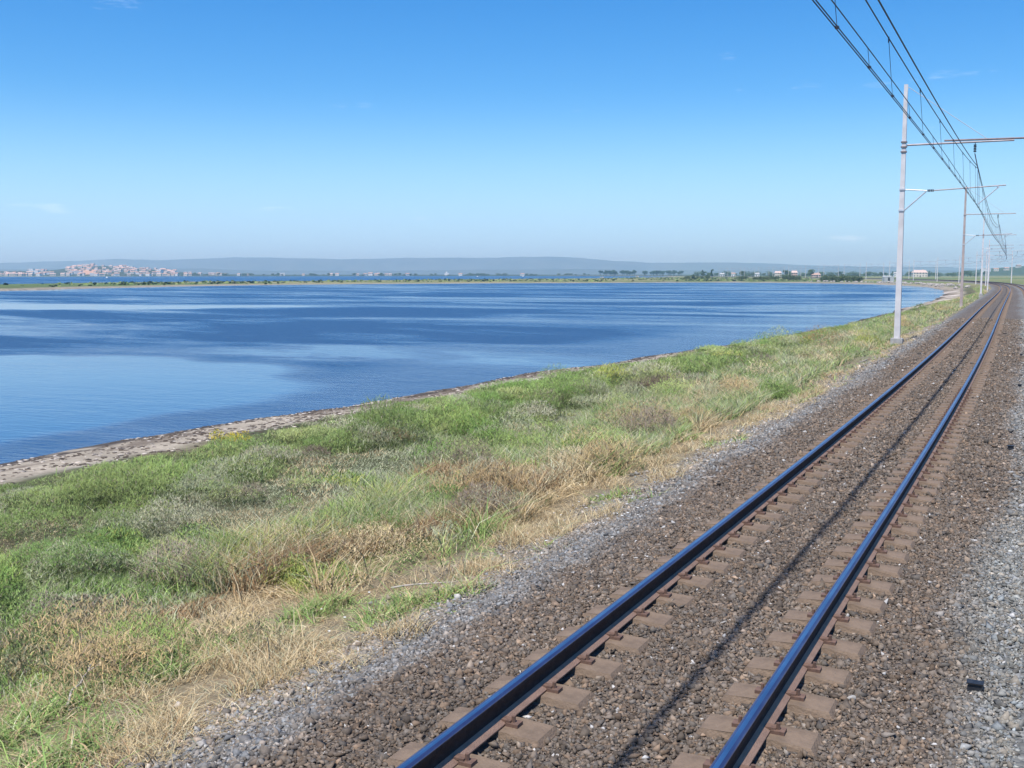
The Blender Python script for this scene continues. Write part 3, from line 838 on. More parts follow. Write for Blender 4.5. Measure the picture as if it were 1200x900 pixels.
# inner edge of the vegetation on the beach side
def veg_edge(s): return np.interp(s, [-10, 8, 16, 22, 27, 31, 36, 40, 46, 52, 60, 75, 105, 180, 240, 310], [-16.7, -16.8, -16.9, -17.0, -17.3, -17.6, -17.2, -16.2, -16.4, -16.6, -15.9, -15.0, -15.2, -13.5, -14, -19])
def in_view(x, y, m=60):
    X, Z = polar_inv(x, y); return (Z > 2.5) & (np.abs(X / np.maximum(Z, .1) * F) < 600 + m + 900 / np.maximum(Z, 1))
def mound(x, y):      # height of the leafy cushions
    a = fbm(x, y, 2.6, 2, 51); b_ = fbm(x, y, 1.0, 2, 52)
    return sstep(.40, .72, a * .72 + b_ * .28)
def zones(x, y, o, r_):
    """palette index and height per root"""
    N = len(x)
    e = x - veg_edge(y)                        # metres inland from the beach
    nA = fbm(x, y, 3.2, 3, 61); nB = fbm(x, y, 1.3, 3, 62); nC = fbm(x, y, 8, 2, 63)
    k = np.full(N, 0); jit = r_.random(N)
    # 0 green 1 lush 2 greygreen 3 straw 4 brown 5 mauve 6 yellow
    k[:] = np.where(jit < .5, 0, 2)
    shore = e < 3.2 + (nA - .5) * 3
    k[shore & (jit < .78)] = 0; k[shore & (jit > .9)] = 1
    mid = (~shore) & (o < -4.6)
    gg = mid & (nC + (nB - .5) * .5 > .46) & (y > 11)
    k[gg & (jit < .72)] = 2
    k[mid & (nA > .60) & (jit < .7)] = 1
    mv = mid & (nB > .62) & (nA < .5) & (jit < .75); k[mv] = 5
    reeds = (o > -7.6 + (nA - .5) * 2) & (o < -4.1) & (y > 9)
    k[reeds & (jit < .5)] = 0; k[reeds & (jit >= .5) & (jit < .62)] = 3
    br = (o > -7.6) & (o < -3.6) & (nA < .49) & (y > 5) & (y < 17); k[br & (jit < .55)] = 4; k[br & (jit > .8)] = 3
    dry = o > np.interp(y, [3, 6, 9, 14, 25, 60, 120], [-6.4, -5.7, -5.0, -4.3, -3.8, -3.6, -3.4]) + (nA - .5) * 2.6
    k[dry & (jit < .8)] = 3; k[dry & (jit >= .8) & (jit < .88)] = 4
    k[(nB > .66) & (nA > .5) & mid & (jit < .4)] = 6
    dead = mid & (fbm(x, y, 2.0, 2, 66) > .66) & (jit < .4); k[dead] = 3
    h = np.select([e < 1.0, shore, reeds, dry], [.10 + .1 * nB, .16 + .38 * mound(x, y), .30 + .34 * nB, .10 + .16 * nB], .13 + .36 * mound(x, y))
    h = np.where(gg & ~reeds & (mound(x, y) < .5), .15 + .12 * nB, h)
    return k, h, dry, reeds, shore
PK = ['green', 'lush', 'greygreen', 'straw', 'brown', 'mauve', 'yellow']
def veg_band(name, lab, y0, y1, dens, wscale, seed, hs_=1.0, plants=.9, nb=260):
    r_ = np.random.default_rng(seed)
    x0 = -22 if y0 < 250 else -60
    def ok(x, y, o):
        edge = fbm(x, y, .7, 3, 71) * .8 - .4
        return (x > veg_edge(y) + edge * 1.6) & (o < -2.6 + edge * 1.4 + .38 * sstep(10, 6, y))
    # --- low layer of grass and herbs
    N = int((y1 - y0) * (abs(x0) - 2.0) * dens)
    y = r_.uniform(y0, y1, N); x = r_.uniform(x0, -2.0, N)
    k = in_view(x, y); x = x[k]; y = y[k]
    o = track_off(x, y)
    k = ok(x, y, o)
    thin_ = sstep(-3.3, -2.3, o - .35 * sstep(10, 6, y)); k &= r_.random(len(x)) > thin_ * .85
    bare = (fbm(x, y, 1.5, 2, 72) < .33) & (o > -5); k &= ~(bare & (r_.random(len(x)) < .8))
    x = x[k]; y = y[k]; o = o[k]
    kz, h, dry, reeds, shore = zones(x, y, o, r_)
    z = ground_h(x, y)
    weeds = dry & (fbm(x, y, 1.1, 2, 74) > .60); kz = np.where(weeds & (r_.random(len(x)) < .7), np.where(r_.random(len(x)) < .5, 0, 1), kz)
    col = np.zeros((len(x), 3))
    for i, p in enumerate(PK):
        s_ = kz == i; col[s_] = pick(p, s_.sum(), r_, .22)
    N = len(x)
    h = np.where(dry, h * .8, np.where(reeds, h * .95, h * .36))
    hh = h * r_.uniform(.45, 1.25, N) * hs_
    tall = r_.random(N) < np.where(dry, .015, .008); hh = np.where(tall, hh + .22, hh); short = ~(dry | reeds)
    w = np.where(short, .010, .0068) * wscale * r_.uniform(.7, 1.4, N)
    w = np.where((reeds | weeds) & (r_.random(N) < .5), w * 2.0, w)
    tuss = fbm(x, y, .45, 2, 75)
    lean = np.where(dry, hh * (.5 + 2.2 * tuss * r_.random(N)) + .04, hh * r_.uniform(.15, 1.3, N))
    hh = np.where(dry, hh * (.35 + 1.3 * sstep(.4, .7, tuss)), hh)
    parts = [blades(x, y, z - .02, hh, w, lean, col, r_)]
    # --- plants: feathery domes of every size
    area = (y1 - y0) * (abs(x0) - 2.0); M = int(area * plants)
    py_ = r_.uniform(y0, y1, M); px_ = r_.uniform(x0, -2.0, M); po = track_off(px_, py_)
    k = in_view(px_, py_) & ok(px_, py_, po) & (po < -4.3)
    e_ = px_ - veg_edge(py_); nC = fbm(px_, py_, 8, 2, 63); nB = fbm(px_, py_, 1.3, 3, 62)
    flat = (e_ > 4) & (nC + (nB - .5) * .5 > .46) & (py_ > 11) & (po < -6.5)
    k &= ~(flat & (r_.random(M) < .72)) & ~((po > -6) & (r_.random(M) < .55))
    px_ = px_[k]; py_ = py_[k]; po = po[k]; e_ = e_[k]; flat = flat[k]; M = len(px_)
    pr = r_.uniform(.24, .72, M) * (1 + .5 * (r_.random(M) < .15)) * (1 - .4 * (e_ < 1.2)); ph = pr * r_.uniform(.6, 1.3, M) * hs_ * np.interp(e_, [0, 1.2, 2.5, 4.5], [.22, .36, .55, 1.0])
    nA = fbm(px_, py_, 3.2, 3, 61); t_ = r_.random(M)
    kind = np.select([t_ < .40, t_ < .56, t_ < .84, t_ < .90, t_ < .965], [0, 1, 2, 6, 5], 4)
    kind = np.where((nA > .56) & (t_ < .8), np.where(t_ < .5, 1, 0), kind)
    kind = np.where((e_ < 3.0) & (t_ > .6), np.where(t_ > .9, 2, 0), kind)
    kind = np.where((po > -6.4) & (t_ < .4), 3, kind)
    cnt = np.maximum((nb * (pr / .35) ** 2 * (1 + .9 * (e_ < 3.2)) * (1 + .35 * (po < -8))).astype(int), 12)
    pi = np.repeat(np.arange(M), cnt); n = len(pi)
    a = r_.uniform(0, 2 * math.pi, n); rr_ = np.sqrt(r_.random(n)); lob = 1 + .28 * np.sin(a * 3 + pi) + .15 * np.sin(a * 5 + pi * 2.3)
    bx_ = px_[pi] + np.cos(a) * rr_ * pr[pi] * lob; by_ = py_[pi] + np.sin(a) * rr_ * pr[pi] * lob
    dome = np.sqrt(np.clip(1 - rr_ ** 2, 0, 1)); bz_ = ground_h(px_, py_)[pi] + ph[pi] * dome * np.where(e_[pi] < 3.2, r_.uniform(.05, 1.0, n), r_.uniform(.45, 1.0, n)) - .01
    hb = (.03 + .055 * r_.random(n)) * np.where((r_.random(M) < .5) & (e_ > 2.5), 1.8, 1.0)[pi] * (1 + .5 * (wscale > 1.25) + .6 * (wscale > 2) + 1.2 * (wscale > 3))
    pc = np.zeros((n, 3)); base = np.zeros((M, 3))
    for i, p in enumerate(PK):
        s_ = kind == i; base[s_] = pick(p, s_.sum(), r_, .12)
    pc = base[pi] * np.exp(r_.normal(0, .17, n))[:, None]
    old = r_.random(n) < .08; pc[old] = pick('mauve', old.sum(), r_); ft = (bz_ - ground_h(px_, py_)[pi] < .35 * ph[pi]) & (r_.random(n) < .75); pc[ft] = pick('dark', ft.sum(), r_)  # lowest strips coloured dark for the shade at the foot and for stems
    tip = r_.random(n) < .12; pc[tip] = pc[tip] * np.array((1.25, 1.2, 1.0))
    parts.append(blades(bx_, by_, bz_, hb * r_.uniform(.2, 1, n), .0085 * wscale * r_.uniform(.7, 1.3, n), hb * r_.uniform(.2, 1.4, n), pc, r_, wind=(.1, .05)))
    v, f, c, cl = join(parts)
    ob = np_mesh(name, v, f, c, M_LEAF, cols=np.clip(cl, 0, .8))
    return tag(ob, lab, 'grass', kind='stuff')
veg_band('grass', 'mixed green and straw coloured grass and low herbs close to the camera', 2.5, 14, 1700, .95, 11, plants=1.5, nb=620)
veg_band('grass', 'grey-green salt marsh grass and herbs along the shore', 14, 32, 800, 1.3, 12, plants=1.3, nb=330)
veg_band('grass', 'green marsh vegetation between the beach and the track further on', 32, 75, 240, 2.1, 13, 1.05, 1.0, 120)
veg_band('grass', 'distant strip of green grass between the lagoon and the track', 75, 170, 60, 3.6, 14, 1.1, .5, 30)
veg_band('grass', 'far grass verge on the bend of the line', 170, 420, 16, 7.0, 15, 1.2, .12, 10)

# ------------------------------------------------------------------ single shrubs that stand out of the marsh
def shrub(px, py, wid, hgt, pal, lab, seed, n=2600, dep=None, pal2=None, f2=.12, name='shrub', w=.0105, dd=.06):
    r_ = np.random.default_rng(seed)
    zg = -1.15
    x0, y0 = polar(px, (CAMZ - zg) * F / (py - 321)); zg = float(ground_h(np.array([x0]), np.array([y0]))[0])
    t = empty(name, (x0, y0, zg)); tag(t, lab, 'shrub')
    dep = dep or wid * .75
    # a few sub-clumps make the outline uneven
    k = 9; cx = r_.uniform(-.75, .75, k) * wid / 2; cy = r_.uniform(-.75, .75, k) * dep / 2; ch = hgt * r_.uniform(.55, 1.0, k); cr = r_.uniform(.25, .45, k) * wid / 2 + .08
    i = r_.integers(0, k, n)
    a = r_.uniform(0, 2 * math.pi, n); rr = np.sqrt(r_.random(n))
    lx = cx[i] + np.cos(a) * rr * cr[i]; ly = cy[i] + np.sin(a) * rr * cr[i] * dep / wid
    dome = np.sqrt(np.clip(1 - rr ** 2, 0, 1)); lz = ch[i] * dome * r_.uniform(.08, .92, n) - .03
    hh = (.035 + .06 * r_.random(n)) * (1.35 if y0 > 22 else 1.0)
    c = pick(pal, n, r_)
    if pal2:
        s_ = (r_.random(n) < f2) & (lz > hgt * .3); c[s_] = pick(pal2, s_.sum(), r_)
    c = np.where((r_.random(n) < .12)[:, None], pick('dark', n, r_), c)
    n_f = 1.0; v, f, cn, cl = blades(lx, ly, lz, hh * r_.uniform(.2, 1, n), w * r_.uniform(.7, 1.3, n), hh * r_.uniform(.1, .9, n), c, r_)
    np_mesh('foliage', v, f, cn, M_LEAF, t, cols=cl)
    m = MB()
    for q in range(7):
        j = q % k; m.bar((cx[j] * .3, cy[j] * .3, -.06), (cx[j] * .8, cy[j] * .8, ch[j] * .6), .012, .006, n=5)
    m.build('stems', M_WOOD, t)
    return t
SH = [(262, 520, 1.0, .48, 'green', 'small shrub crowned with yellow blossom at the back of the beach', 'blossom', .85, 2600),
      (245, 560, 2.6, .62, 'green', 'broad bushy green shrub beside the beach below the yellow-blossomed one', 'yellow', .1, 8000),
      (62, 598, 2.3, .40, 'green', 'low dark green mound at the back of the beach on the far left', 'dark', .35, 5200),
      (150, 660, 2.0, .50, 'lush', 'wide fresh green cushion near the left edge of the marsh', 'yellow', .1, 8500),
      (395, 527, 2.6, .62, 'green', 'long green shrub with a dark foot, right of the yellow-blossomed one', 'dark', .2, 7500),
      (470, 498, 3.4, .55, 'green', 'long light green hedge-like shrub close to the water', 'yellow', .05, 7500),
      (565, 490, 3.2, .58, 'green', 'feathery green shrub at the water edge, middle of the shore', 'greygreen', .2, 7000),
      (553, 512, 1.8, .60, 'lush', 'rounded light green cushion in the middle of the marsh', 'yellow', .1, 4200),
      (686, 457, 2.2, .55, 'lush', 'bright green shrub beside the little sandy cove', 'green', .3, 4200),
      (722, 452, 1.2, .45, 'dark', 'small dark shrub with a few yellow blossoms', 'blossom', .1, 2200),
      (806, 437, 3.2, .75, 'lush', 'broad green shrub on the shore before the near mast', 'green', .3, 5200),
      (905, 420, 3.0, .62, 'green', 'green shrub by the water, second from the near mast', 'greygreen', .2, 4200),
      (700, 560, 1.7, .62, 'lush', 'tall leafy yellow-green clump near the ballast', 'yellow', .3, 5200),
      (925, 485, 1.7, .62, 'lush', 'dark fresh green bush at the ballast edge', 'green', .3, 5200),
      (560, 590, 1.5, .50, 'brown', 'reddish brown dead bush in the middle of the slope', 'straw', .3, 5200),
      (430, 660, 1.3, .46, 'brown', 'brown withered bush among dry grass in the foreground', 'straw', .4, 6000),
      (60, 745, 1.1, .30, 'mauve', 'greyish dead shrub low in the left foreground', 'greygreen', .5, 5200),
      (205, 672, 1.5, .34, 'mauve', 'greyish purple dead shrub in the left part of the marsh', 'greygreen', .4, 5500),
      (350, 725, 1.0, .42, 'yellow', 'yellow-green bush in the left foreground', 'lush', .4, 5000)]
for i, (px, py, wd, hg, pal, lab, p2, f2, n_) in enumerate(SH):
    shrub(px, py, wd, hg, pal, lab, 100 + i, int(n_ * 1.6), pal2=p2, f2=f2)

# white flowers, sticks, a plank, pebbles on the beach
def flowers(name, lab, spots, seed):
    r_ = np.random.default_rng(seed); V = []; Fq = []; nv = 0
    for (px, py, k, sp_) in spots:
        x0, y0 = polar(px, 3.25 * F / (py - 321))
        for _ in range(k):
            x = x0 + r_.normal(0, sp_); y = y0 + r_.normal(0, sp_ * 1.6); o = float(track_off(np.array([x]), np.array([y]))[0])
            z = (float(bed_h(o)) if o > -2.9 else float(ground_h(np.array([x]), np.array([y]))[0])) + r_.uniform(.05, .16)
            r0 = r_.uniform(.010, .022)
            pts = [(x, y, z + .004)] + [(x + r0 * math.cos(t) * (1 if q % 2 else .6), y + r0 * math.sin(t) * (1 if q % 2 else .6), z) for q, t in enumerate(np.linspace(0, 2 * math.pi, 11)[:-1])]
            V += pts; Fq += [[nv, nv + 1 + q, nv + 1 + (q + 1) % 10] for q in range(10)]; nv += 11
    o = np_mesh(name, V, np.array(Fq).ravel(), np.full(len(Fq), 3), M_PETAL)
    tag(o, lab, 'flowers', kind='stuff')
M_PETAL = simple('white_petal', (.70, .70, .66), (.80, .80, .76), 5, .7)
flowers('white_flowers', 'scattered small white daisies at the edge of the ballast', [(737, 630, 14, .16), (700, 600, 8, .3), (850, 545, 24, .4), (880, 520, 20, .5), (930, 480, 30, .9), (390, 735, 5, .25), (660, 650, 4, .4), (470, 725, 2, .3)], 5)
M_STICK = simple('bleached_wood', (.36, .31, .26), (.52, .46, .40), 8, .85)
def stick(px, py, L, ang, lab, seed, name='dead_branch', r0=.012):
    r_ = random.Random(seed)
    x0, y0 = polar(px, 3.3 * F / (py - 321)); o = float(track_off(np.array([x0]), np.array([y0]))[0])
    z0 = (float(bed_h(o)) if o > -2.9 else float(ground_h(np.array([x0]), np.array([y0]))[0])) + .06
    t = MB(); p = Vector((0, 0, 0)); d = Vector((math.cos(ang), math.sin(ang), .04))
    k = 6
    for i in range(k):
        d2 = (d + Vector((r_.uniform(-.22, .22), r_.uniform(-.22, .22), r_.uniform(-.05, .05)))).normalized()
        q = p + d2 * L / k; t.bar(p, q, r0 * (1 - i / k * .6), r0 * (1 - (i + 1) / k * .6), n=6)
        if i in (2, 4): t.bar(q, q + (d2 + Vector((r_.uniform(-.9, .9), r_.uniform(-.9, .9), .15))).normalized() * L * .2, r0 * .5, r0 * .2, n=5)
        p = q
    o = t.build(name, M_STICK, smooth=True); o.location = (x0, y0, z0); tag(o, lab, 'branch')
stick(455, 700, .9, R(35), 'bleached dead branch lying in the dry grass in the foreground', 1)
stick(500, 745, .8, R(50), 'thin pale stick lying on the grey ballast edge', 2, r0=.008)
stick(826, 597, 1.1, R(40), 'long thin stick lying along the ballast edge further on', 3, r0=.010)
stick(60, 835, .8, R(120), 'grey dead branch in the lower left corner of the grass', 4)
# beach pebbles and debris
r_ = np.random.default_rng(77)
N = 16000
y = r_.uniform(8, 70, N); x = r_.uniform(-23, -15.5, N)
dw_ = -poly_sd(x, y, LAG_A); k = (dw_ > -.2) & (dw_ < 4.6) & ((fbm(x, y, .8, 3, 9) + .25 * r_.random(N) > .60) | (np.abs(dw_ - .9) < .35) & (r_.random(N) < .5)); x = x[k]; y = y[k]; N = len(x)
z = ground_h(x, y)
base = np.array([(-1, -1, -1), (1, -1, -1), (1, 1, -1), (-1, 1, -1), (-1, -1, 1), (1, -1, 1), (1, 1, 1), (-1, 1, 1)], float) * .5
v = base[None] * (1 + r_.uniform(-.5, .3, (N, 8, 3))) * (r_.uniform(.02, .07, N)[:, None, None] * np.array([1.6, 1.3, .5]))
v += np.stack([x, y, z], -1)[:, None, :]
fb = np.array([(0, 3, 2, 1), (4, 5, 6, 7), (0, 1, 5, 4), (1, 2, 6, 5), (2, 3, 7, 6), (3, 0, 4, 7)])
cc = np.where((r_.random(N) < .75)[:, None], np.array((.10, .075, .055)), np.array((.50, .43, .36))) * r_.uniform(.6, 1.3, N)[:, None]
o = np_mesh('beach_debris', v.reshape(-1, 3), (fb[None] + (np.arange(N) * 8)[:, None, None]).reshape(-1), np.full(N * 6, 4), M_STONE, cols=np.repeat(cc, 8, 0))
tag(o, 'dark seaweed scraps and pebbles strewn on the narrow beach', 'debris', kind='stuff')

# ------------------------------------------------------------------ trees
def tree_proto(kind, seed):
    r_ = np.random.default_rng(seed)
    t = empty('tree')
    H = 1.0
    if kind == 'round': n, cz, rx, rz, trunk = 520, .60, .46, .40, .30
    elif kind == 'pine': n, cz, rx, rz, trunk = 480, .70, .42, .28, .48
    elif kind == 'tall': n, cz, rx, rz, trunk = 420, .56, .20, .46, .16
    else: n, cz, rx, rz, trunk = 480, .42, .75, .44, .15
    k = 10; a = r_.uniform(0, 2 * math.pi, k); q = r_.uniform(.2, .75, k); zz = r_.uniform(-.7, .75, k)
    bx_ = np.cos(a) * q * rx * np.sqrt(1 - zz ** 2 * .6); by_ = np.sin(a) * q * rx * np.sqrt(1 - zz ** 2 * .6); bz_ = cz + zz * rz; br = r_.uniform(.28, .5, k) * rx
    i = r_.integers(0, k, n); d = r_.normal(size=(n, 3)); d /= np.linalg.norm(d, axis=1)[:, None]
    rad_ = br[i] * r_.random(n) ** .33
    p = np.stack([bx_[i], by_[i], bz_[i]], -1) + d * rad_[:, None] * np.array([1, 1, .8])
    u_ = r_.normal(size=(n, 3)); u_ /= np.linalg.norm(u_, axis=1)[:, None]; w_ = np.cross(u_, r_.normal(size=(n, 3))); w_ /= np.linalg.norm(w_, axis=1)[:, None]
    s_ = r_.uniform(.035, .075, n)[:, None]
    V = np.stack([p - u_ * s_, p + w_ * s_ * .7, p + u_ * s_, p - w_ * s_ * .7], 1).reshape(-1, 3)
    base = {'round': (.075, .11, .04), 'pine': (.045, .075, .035), 'tall': (.07, .10, .045), 'bush': (.07, .10, .045)}[kind]
    c = np.array(base) * np.exp(r_.normal(0, .25, (n, 1))) * np.where(r_.random((n, 1)) < .2, 1.5, 1)
    np_mesh('crown', V, np.arange(n * 4), np.full(n, 4), M_LEAF, t, cols=np.repeat(c, 4, 0))
    m = MB(); m.bar((0, 0, -.03), (.01, 0, trunk + .1), .035, .022, n=7)
    for j in range(5): m.bar((.01, 0, trunk), (bx_[j] * .8, by_[j] * .8, bz_[j]), .014, .006, n=5)
    m.build('trunk', M_WOOD, t)
    return reg(t)
TP = {k: [tree_proto(k, 300 + 10 * i + j) for j in range(2)] for i, k in enumerate(('round', 'pine', 'tall', 'bush'))}
tused = set()
def put_tree(kind, px, Z, H, lab, group, name='tree', cat='tree', squash=1.0):
    pr = random.choice(TP[kind]); o = pr if pr.name not in tused else copy_tree(pr); tused.add(pr.name)
    x, y = polar(px, Z); z = float(ground_h(np.array([x]), np.array([y]))[0])
    o.location = (x, y, z - .1); o.scale = (H * squash, H * squash, H); o.rotation_euler = (0, 0, random.uniform(0, 6.28))
    if o is not pr: o.name = name
    tag(o, lab, cat, group); return o
rr = random.Random(5)
# big round trees in front of the far houses
for px, Z, H, lab in ((920, 1250, 9.2, 'large dark round tree on the far shore, left of the pair'), (949, 1250, 10.2, 'large dark round tree on the far shore, right of the pair beside the orange roof'),
                      (869, 1150, 7.0, 'dark bushy tree standing alone on the far shore, left of the big pair'), (1131, 1500, 9.5, 'dark round tree behind the second mast')):
    put_tree('round', px, Z, H, lab, 'large trees on the far shore', squash=1.25)
for px, H in ((822, 8.5), (833, 9.5)): put_tree('tall', px, 1150, H, 'slim pointed tree rising over the bushes at the left end of the wooded shore', 'slim trees on the far shore')
for i in range(64):
    px = 815 + i * 5.3 + rr.uniform(-3, 3)
    put_tree('round' if rr.random() < .6 else 'bush', px, rr.uniform(1380, 1780), rr.uniform(5.2, 8.6), 'dark green tree in the long row behind the fields on the right', 'tree row behind the fields', squash=rr.uniform(1.1, 1.7))
for i in range(46):
    px = 703 + rr.random() ** .9 * 96
    put_tree('pine', px, rr.uniform(2070, 2200), rr.uniform(8, 12), 'dark pine in the dense wood at the right end of the far shore', 'pine wood on the far shore', squash=1.3)
for i in range(86):
    px = rr.uniform(215, 706)
    put_tree('round' if rr.random() < .6 else 'bush', px, rr.uniform(2140, 2300), rr.uniform(3.2, 6.2), 'tiny dark tree in the thin line along the far shore', 'thin tree line along the far shore', squash=rr.uniform(1.3, 2.4))
for (p0, p1, Z, H, k) in ((800, 832, 800, 3.6, 9), (862, 876, 760, 3.2, 4), (880, 910, 690, 3.3, 9), (916, 937, 690, 3.8, 7), (962, 1008, 545, 4.0, 13)):
    for i in range(k):
        put_tree('bush', p0 + (i + rr.random()) * (p1 - p0) / k, Z + rr.uniform(-14, 14), H * rr.uniform(.75, 1.1), 'dark green shrub in the clumps at the far edge of the bay', 'shrub clumps at the far edge of the bay', 'bush', 'bush')
for i in range(40):
    put_tree('bush', rr.uniform(-20, 240) if i < 26 else rr.uniform(900, 1150), rr.uniform(2150, 2450), rr.uniform(3, 5), 'dark shrubby tree among the houses or fields far away', 'far scattered trees', squash=1.4)

# ------------------------------------------------------------------ buildings
M_WALLP = simple('cream_plaster', (.62, .54, .44), (.72, .65, .55), .5, .9)
M_WALLK = simple('pink_plaster', (.55, .36, .30), (.62, .42, .36), .5, .9)
M_WALLW = simple('white_plaster', (.70, .69, .66), (.80, .79, .76), .5, .9)
M_TILE = simple('terracotta_tile', (.40, .25, .18), (.50, .33, .25), 1.5, .9)
M_TILEP = simple('pink_tile', (.52, .38, .32), (.60, .46, .39), 1.5, .9)
M_GREYW = simple('grey_render', (.42, .41, .40), (.50, .49, .47), .6, .9)
M_GLASS = simple('dark_window', (.03, .035, .04), (.06, .065, .07), 2, .3)
def far_house(wm, rm, w, d, h, rh, flat=False):
    m = MB(); m.box(-w / 2, w / 2, -d / 2, d / 2, -1.5, h, 0)
    if flat: m.box(-w / 2 - .15, w / 2 + .15, -d / 2 - .15, d / 2 + .15, h, h + .4, 1)
    else:
        a, b_ = w / 2 + .4, d / 2 + .4
        m.add([(-a, -b_, h - .05), (a, -b_, h - .05), (a, b_, h - .05), (-a, b_, h - .05), (-a, 0, h + rh), (a, 0, h + rh)], [(0, 1, 5, 4), (2, 3, 4, 5), (1, 2, 5), (3, 0, 4), (0, 3, 2, 1)], 1)
    for i in range(int(w // 2.6)):
        for fz in ([1.0] if h < 4.5 else [1.0, 3.9]):
            x = -w / 2 + 1.3 + i * 2.6
            for sy in (-1, 1): m.box(x - .5, x + .5, min(sy * d / 2, sy * (d / 2 + .05)), max(sy * d / 2, sy * (d / 2 + .05)), fz, fz + 1.3, 2)
    return m
protos = [('small cream house with a terracotta roof in the town across the lagoon', far_house(M_WALLP, M_TILE, 9, 7, 4.6, 1.8), [M_WALLP, M_TILE, M_GLASS]),
          ('small white house with a terracotta roof in the town across the lagoon', far_house(M_WALLW, M_TILE, 10, 7, 5.2, 1.8), [M_WALLW, M_TILE, M_GLASS]),
          ('small pinkish house with a pale tiled roof in the town across the lagoon', far_house(M_WALLK, M_TILEP, 9, 7, 5.0, 1.6), [M_WALLP, M_TILEP, M_GLASS]),
          ('white flat-roofed block in the town across the lagoon', far_house(M_WALLW, M_GREYW, 14, 8, 7.5, 0, True), [M_WALLW, M_WALLW, M_GLASS])]
pm = [m.build('house', mats) for _, m, mats in protos]
first = [True] * 4
def put_house(px, Z, k=None, rz=None, lab=None, group='houses of the town across the lagoon'):
    k = rr.choices(range(4), [5, 4, 5, 1])[0] if k is None else k
    o = pm[k] if first[k] else pm[k].copy()
    if not first[k]: C.objects.link(o)
    first[k] = False
    x, y = polar(px, Z); z = float(ground_h(np.array([x]), np.array([y]))[0])
    o.location = (x, y, z); o.rotation_euler = (0, 0, YAW + rr.uniform(-.6, .6) if rz is None else rz)
    sc_ = rr.uniform(.6, .95) if lab is None else 1.0
    o.scale = (sc_, sc_, sc_)
    tag(o, lab or protos[k][0], 'house', group)
for i in range(86): put_house(rr.uniform(-30, 66), rr.uniform(1860, 2330))
for i in range(128):
    px = 82 + 125 * rr.random() ** 1.1; put_house(px, rr.uniform(2180, 2640) if not 94 < px < 117 or rr.random() < .3 else rr.uniform(2500, 2640))
for i in range(26): put_house(rr.uniform(60, 230), rr.uniform(1930, 2080))
for i in range(10): put_house(rr.uniform(33, 60), rr.uniform(2560, 2660))
for i in range(22): put_house(rr.uniform(205, 470), rr.uniform(2200, 2330), lab=None)
for px in (478, 540, 612): put_house(px, 2190, 1)
for px, Z in ((1153, 2150), (1164, 2160), (1176, 2180), (1190, 2300)):
    put_house(px, Z, rr.choice([1, 3, 0]), lab='pale farm building at the foot of the wooded hill on the right', group='farm buildings below the hill')
# larger white building above the far shore
bw = empty('white_building', tuple(polar(524, 2600)) + (float(ground_h(*[np.array([q]) for q in polar(524, 2600)])[0]),), YAW)
bw.scale = (.6, .6, .6)
tag(bw, 'tall white building with a tower rising over the far shore tree line', 'building')
MB().box(-9, 9, -6, 6, -1, 9).build('wall', M_WALLW, bw); MB().box(-3.5, 2, -4, 4, 9, 14).build('tower', M_WALLW, bw); MB().box(-9.3, 9.3, -6.3, 6.3, 9.01, 9.3).build('roof', M_GREYW, bw)

def near_house(px, Z, w, d, h, rh, wm, rm, lab, chim=True, nwin=5, floors=2):
    x, y = polar(px, Z); z = float(ground_h(np.array([x]), np.array([y]))[0])
    t = empty('house', (x, y, z), YAW - .12); tag(t, lab, 'house')
    MB().box(-w / 2, w / 2, -d / 2, d / 2, -1, h).build('wall', wm, t)
    a, b_ = w / 2 + .4, d / 2 + .5
    m = MB(); m.add([(-a, -b_, h - .05), (a, -b_, h - .05), (a, b_, h - .05), (-a, b_, h - .05), (-a + w * .12, 0, h + rh), (a - w * .12, 0, h + rh)], [(0, 1, 5, 4), (2, 3, 4, 5), (1, 2, 5), (3, 0, 4), (0, 3, 2, 1)])
    rf = m.build('roof', rm, t)
    if chim: MB().box(w * .2, w * .2 + .9, -.4, .4, h + rh * .4, h + rh + .9).build('chimney', wm, rf)
    for f_ in range(floors):
        for i in range(nwin):
            xx = -w / 2 + (i + .5) * w / nwin
            if f_ == 0 and i == nwin // 2: MB().box(xx - .6, xx + .6, -d / 2 - .06, -d / 2, 0, 2.2).build('door', M_GLASS, t); continue
            MB().box(xx - .5, xx + .5, -d / 2 - .06, -d / 2, .9 + f_ * 3, 2.4 + f_ * 3).build('window', M_GLASS, t)
near_house(1075, 1320, 17, 9, 5.4, 3.2, M_WALLP, M_TILEP, 'big cream house with a pink hipped roof in the field beyond the bay')
near_house(1048, 1420, 7, 6, 4.6, 1.6, M_WALLW, M_GREYW, 'white cottage left of the big pink-roofed house', False, 3)
near_house(954, 1330, 11, 7, 2.6, 2.4, M_WALLK, M_TILE, 'low house with an orange roof beside the big round trees', True, 4, 1)
near_house(845, 1300, 5, 5, 3.6, 1.2, M_WALLW, M_GREYW, 'little white house at the left of the wooded far shore', False, 2, 1)
near_house(858, 1300, 4.5, 5, 4.2, 1.2, M_WALLW, M_TILE, 'narrow white house with a small terracotta roof on the wooded far shore', False, 2, 1)
near_house(886, 1320, 5, 5, 4.0, 1.2, M_WALLW, M_GREYW, 'small white house halfway along the wooded far shore', False, 2, 1)
near_house(910, 1320, 8, 6, 4.8, 2.4, M_WALLP, M_TILEP, 'beige house left of the large round trees', True, 3)
near_house(929, 1330, 7, 6, 5.2, 2.6, M_WALLK, M_TILEP, 'beige gabled house between the two large round trees', True, 3)
near_house(705, 1150, 3.4, 3, 1.6, .8, M_WALLW, M_GREYW, 'tiny white hut on the green spit, left one', False, 2, 1)
near_house(746, 1150, 2.6, 3, 1.6, .8, M_WALLW, M_GREYW, 'tiny white hut on the green spit, right one', False, 2, 1)
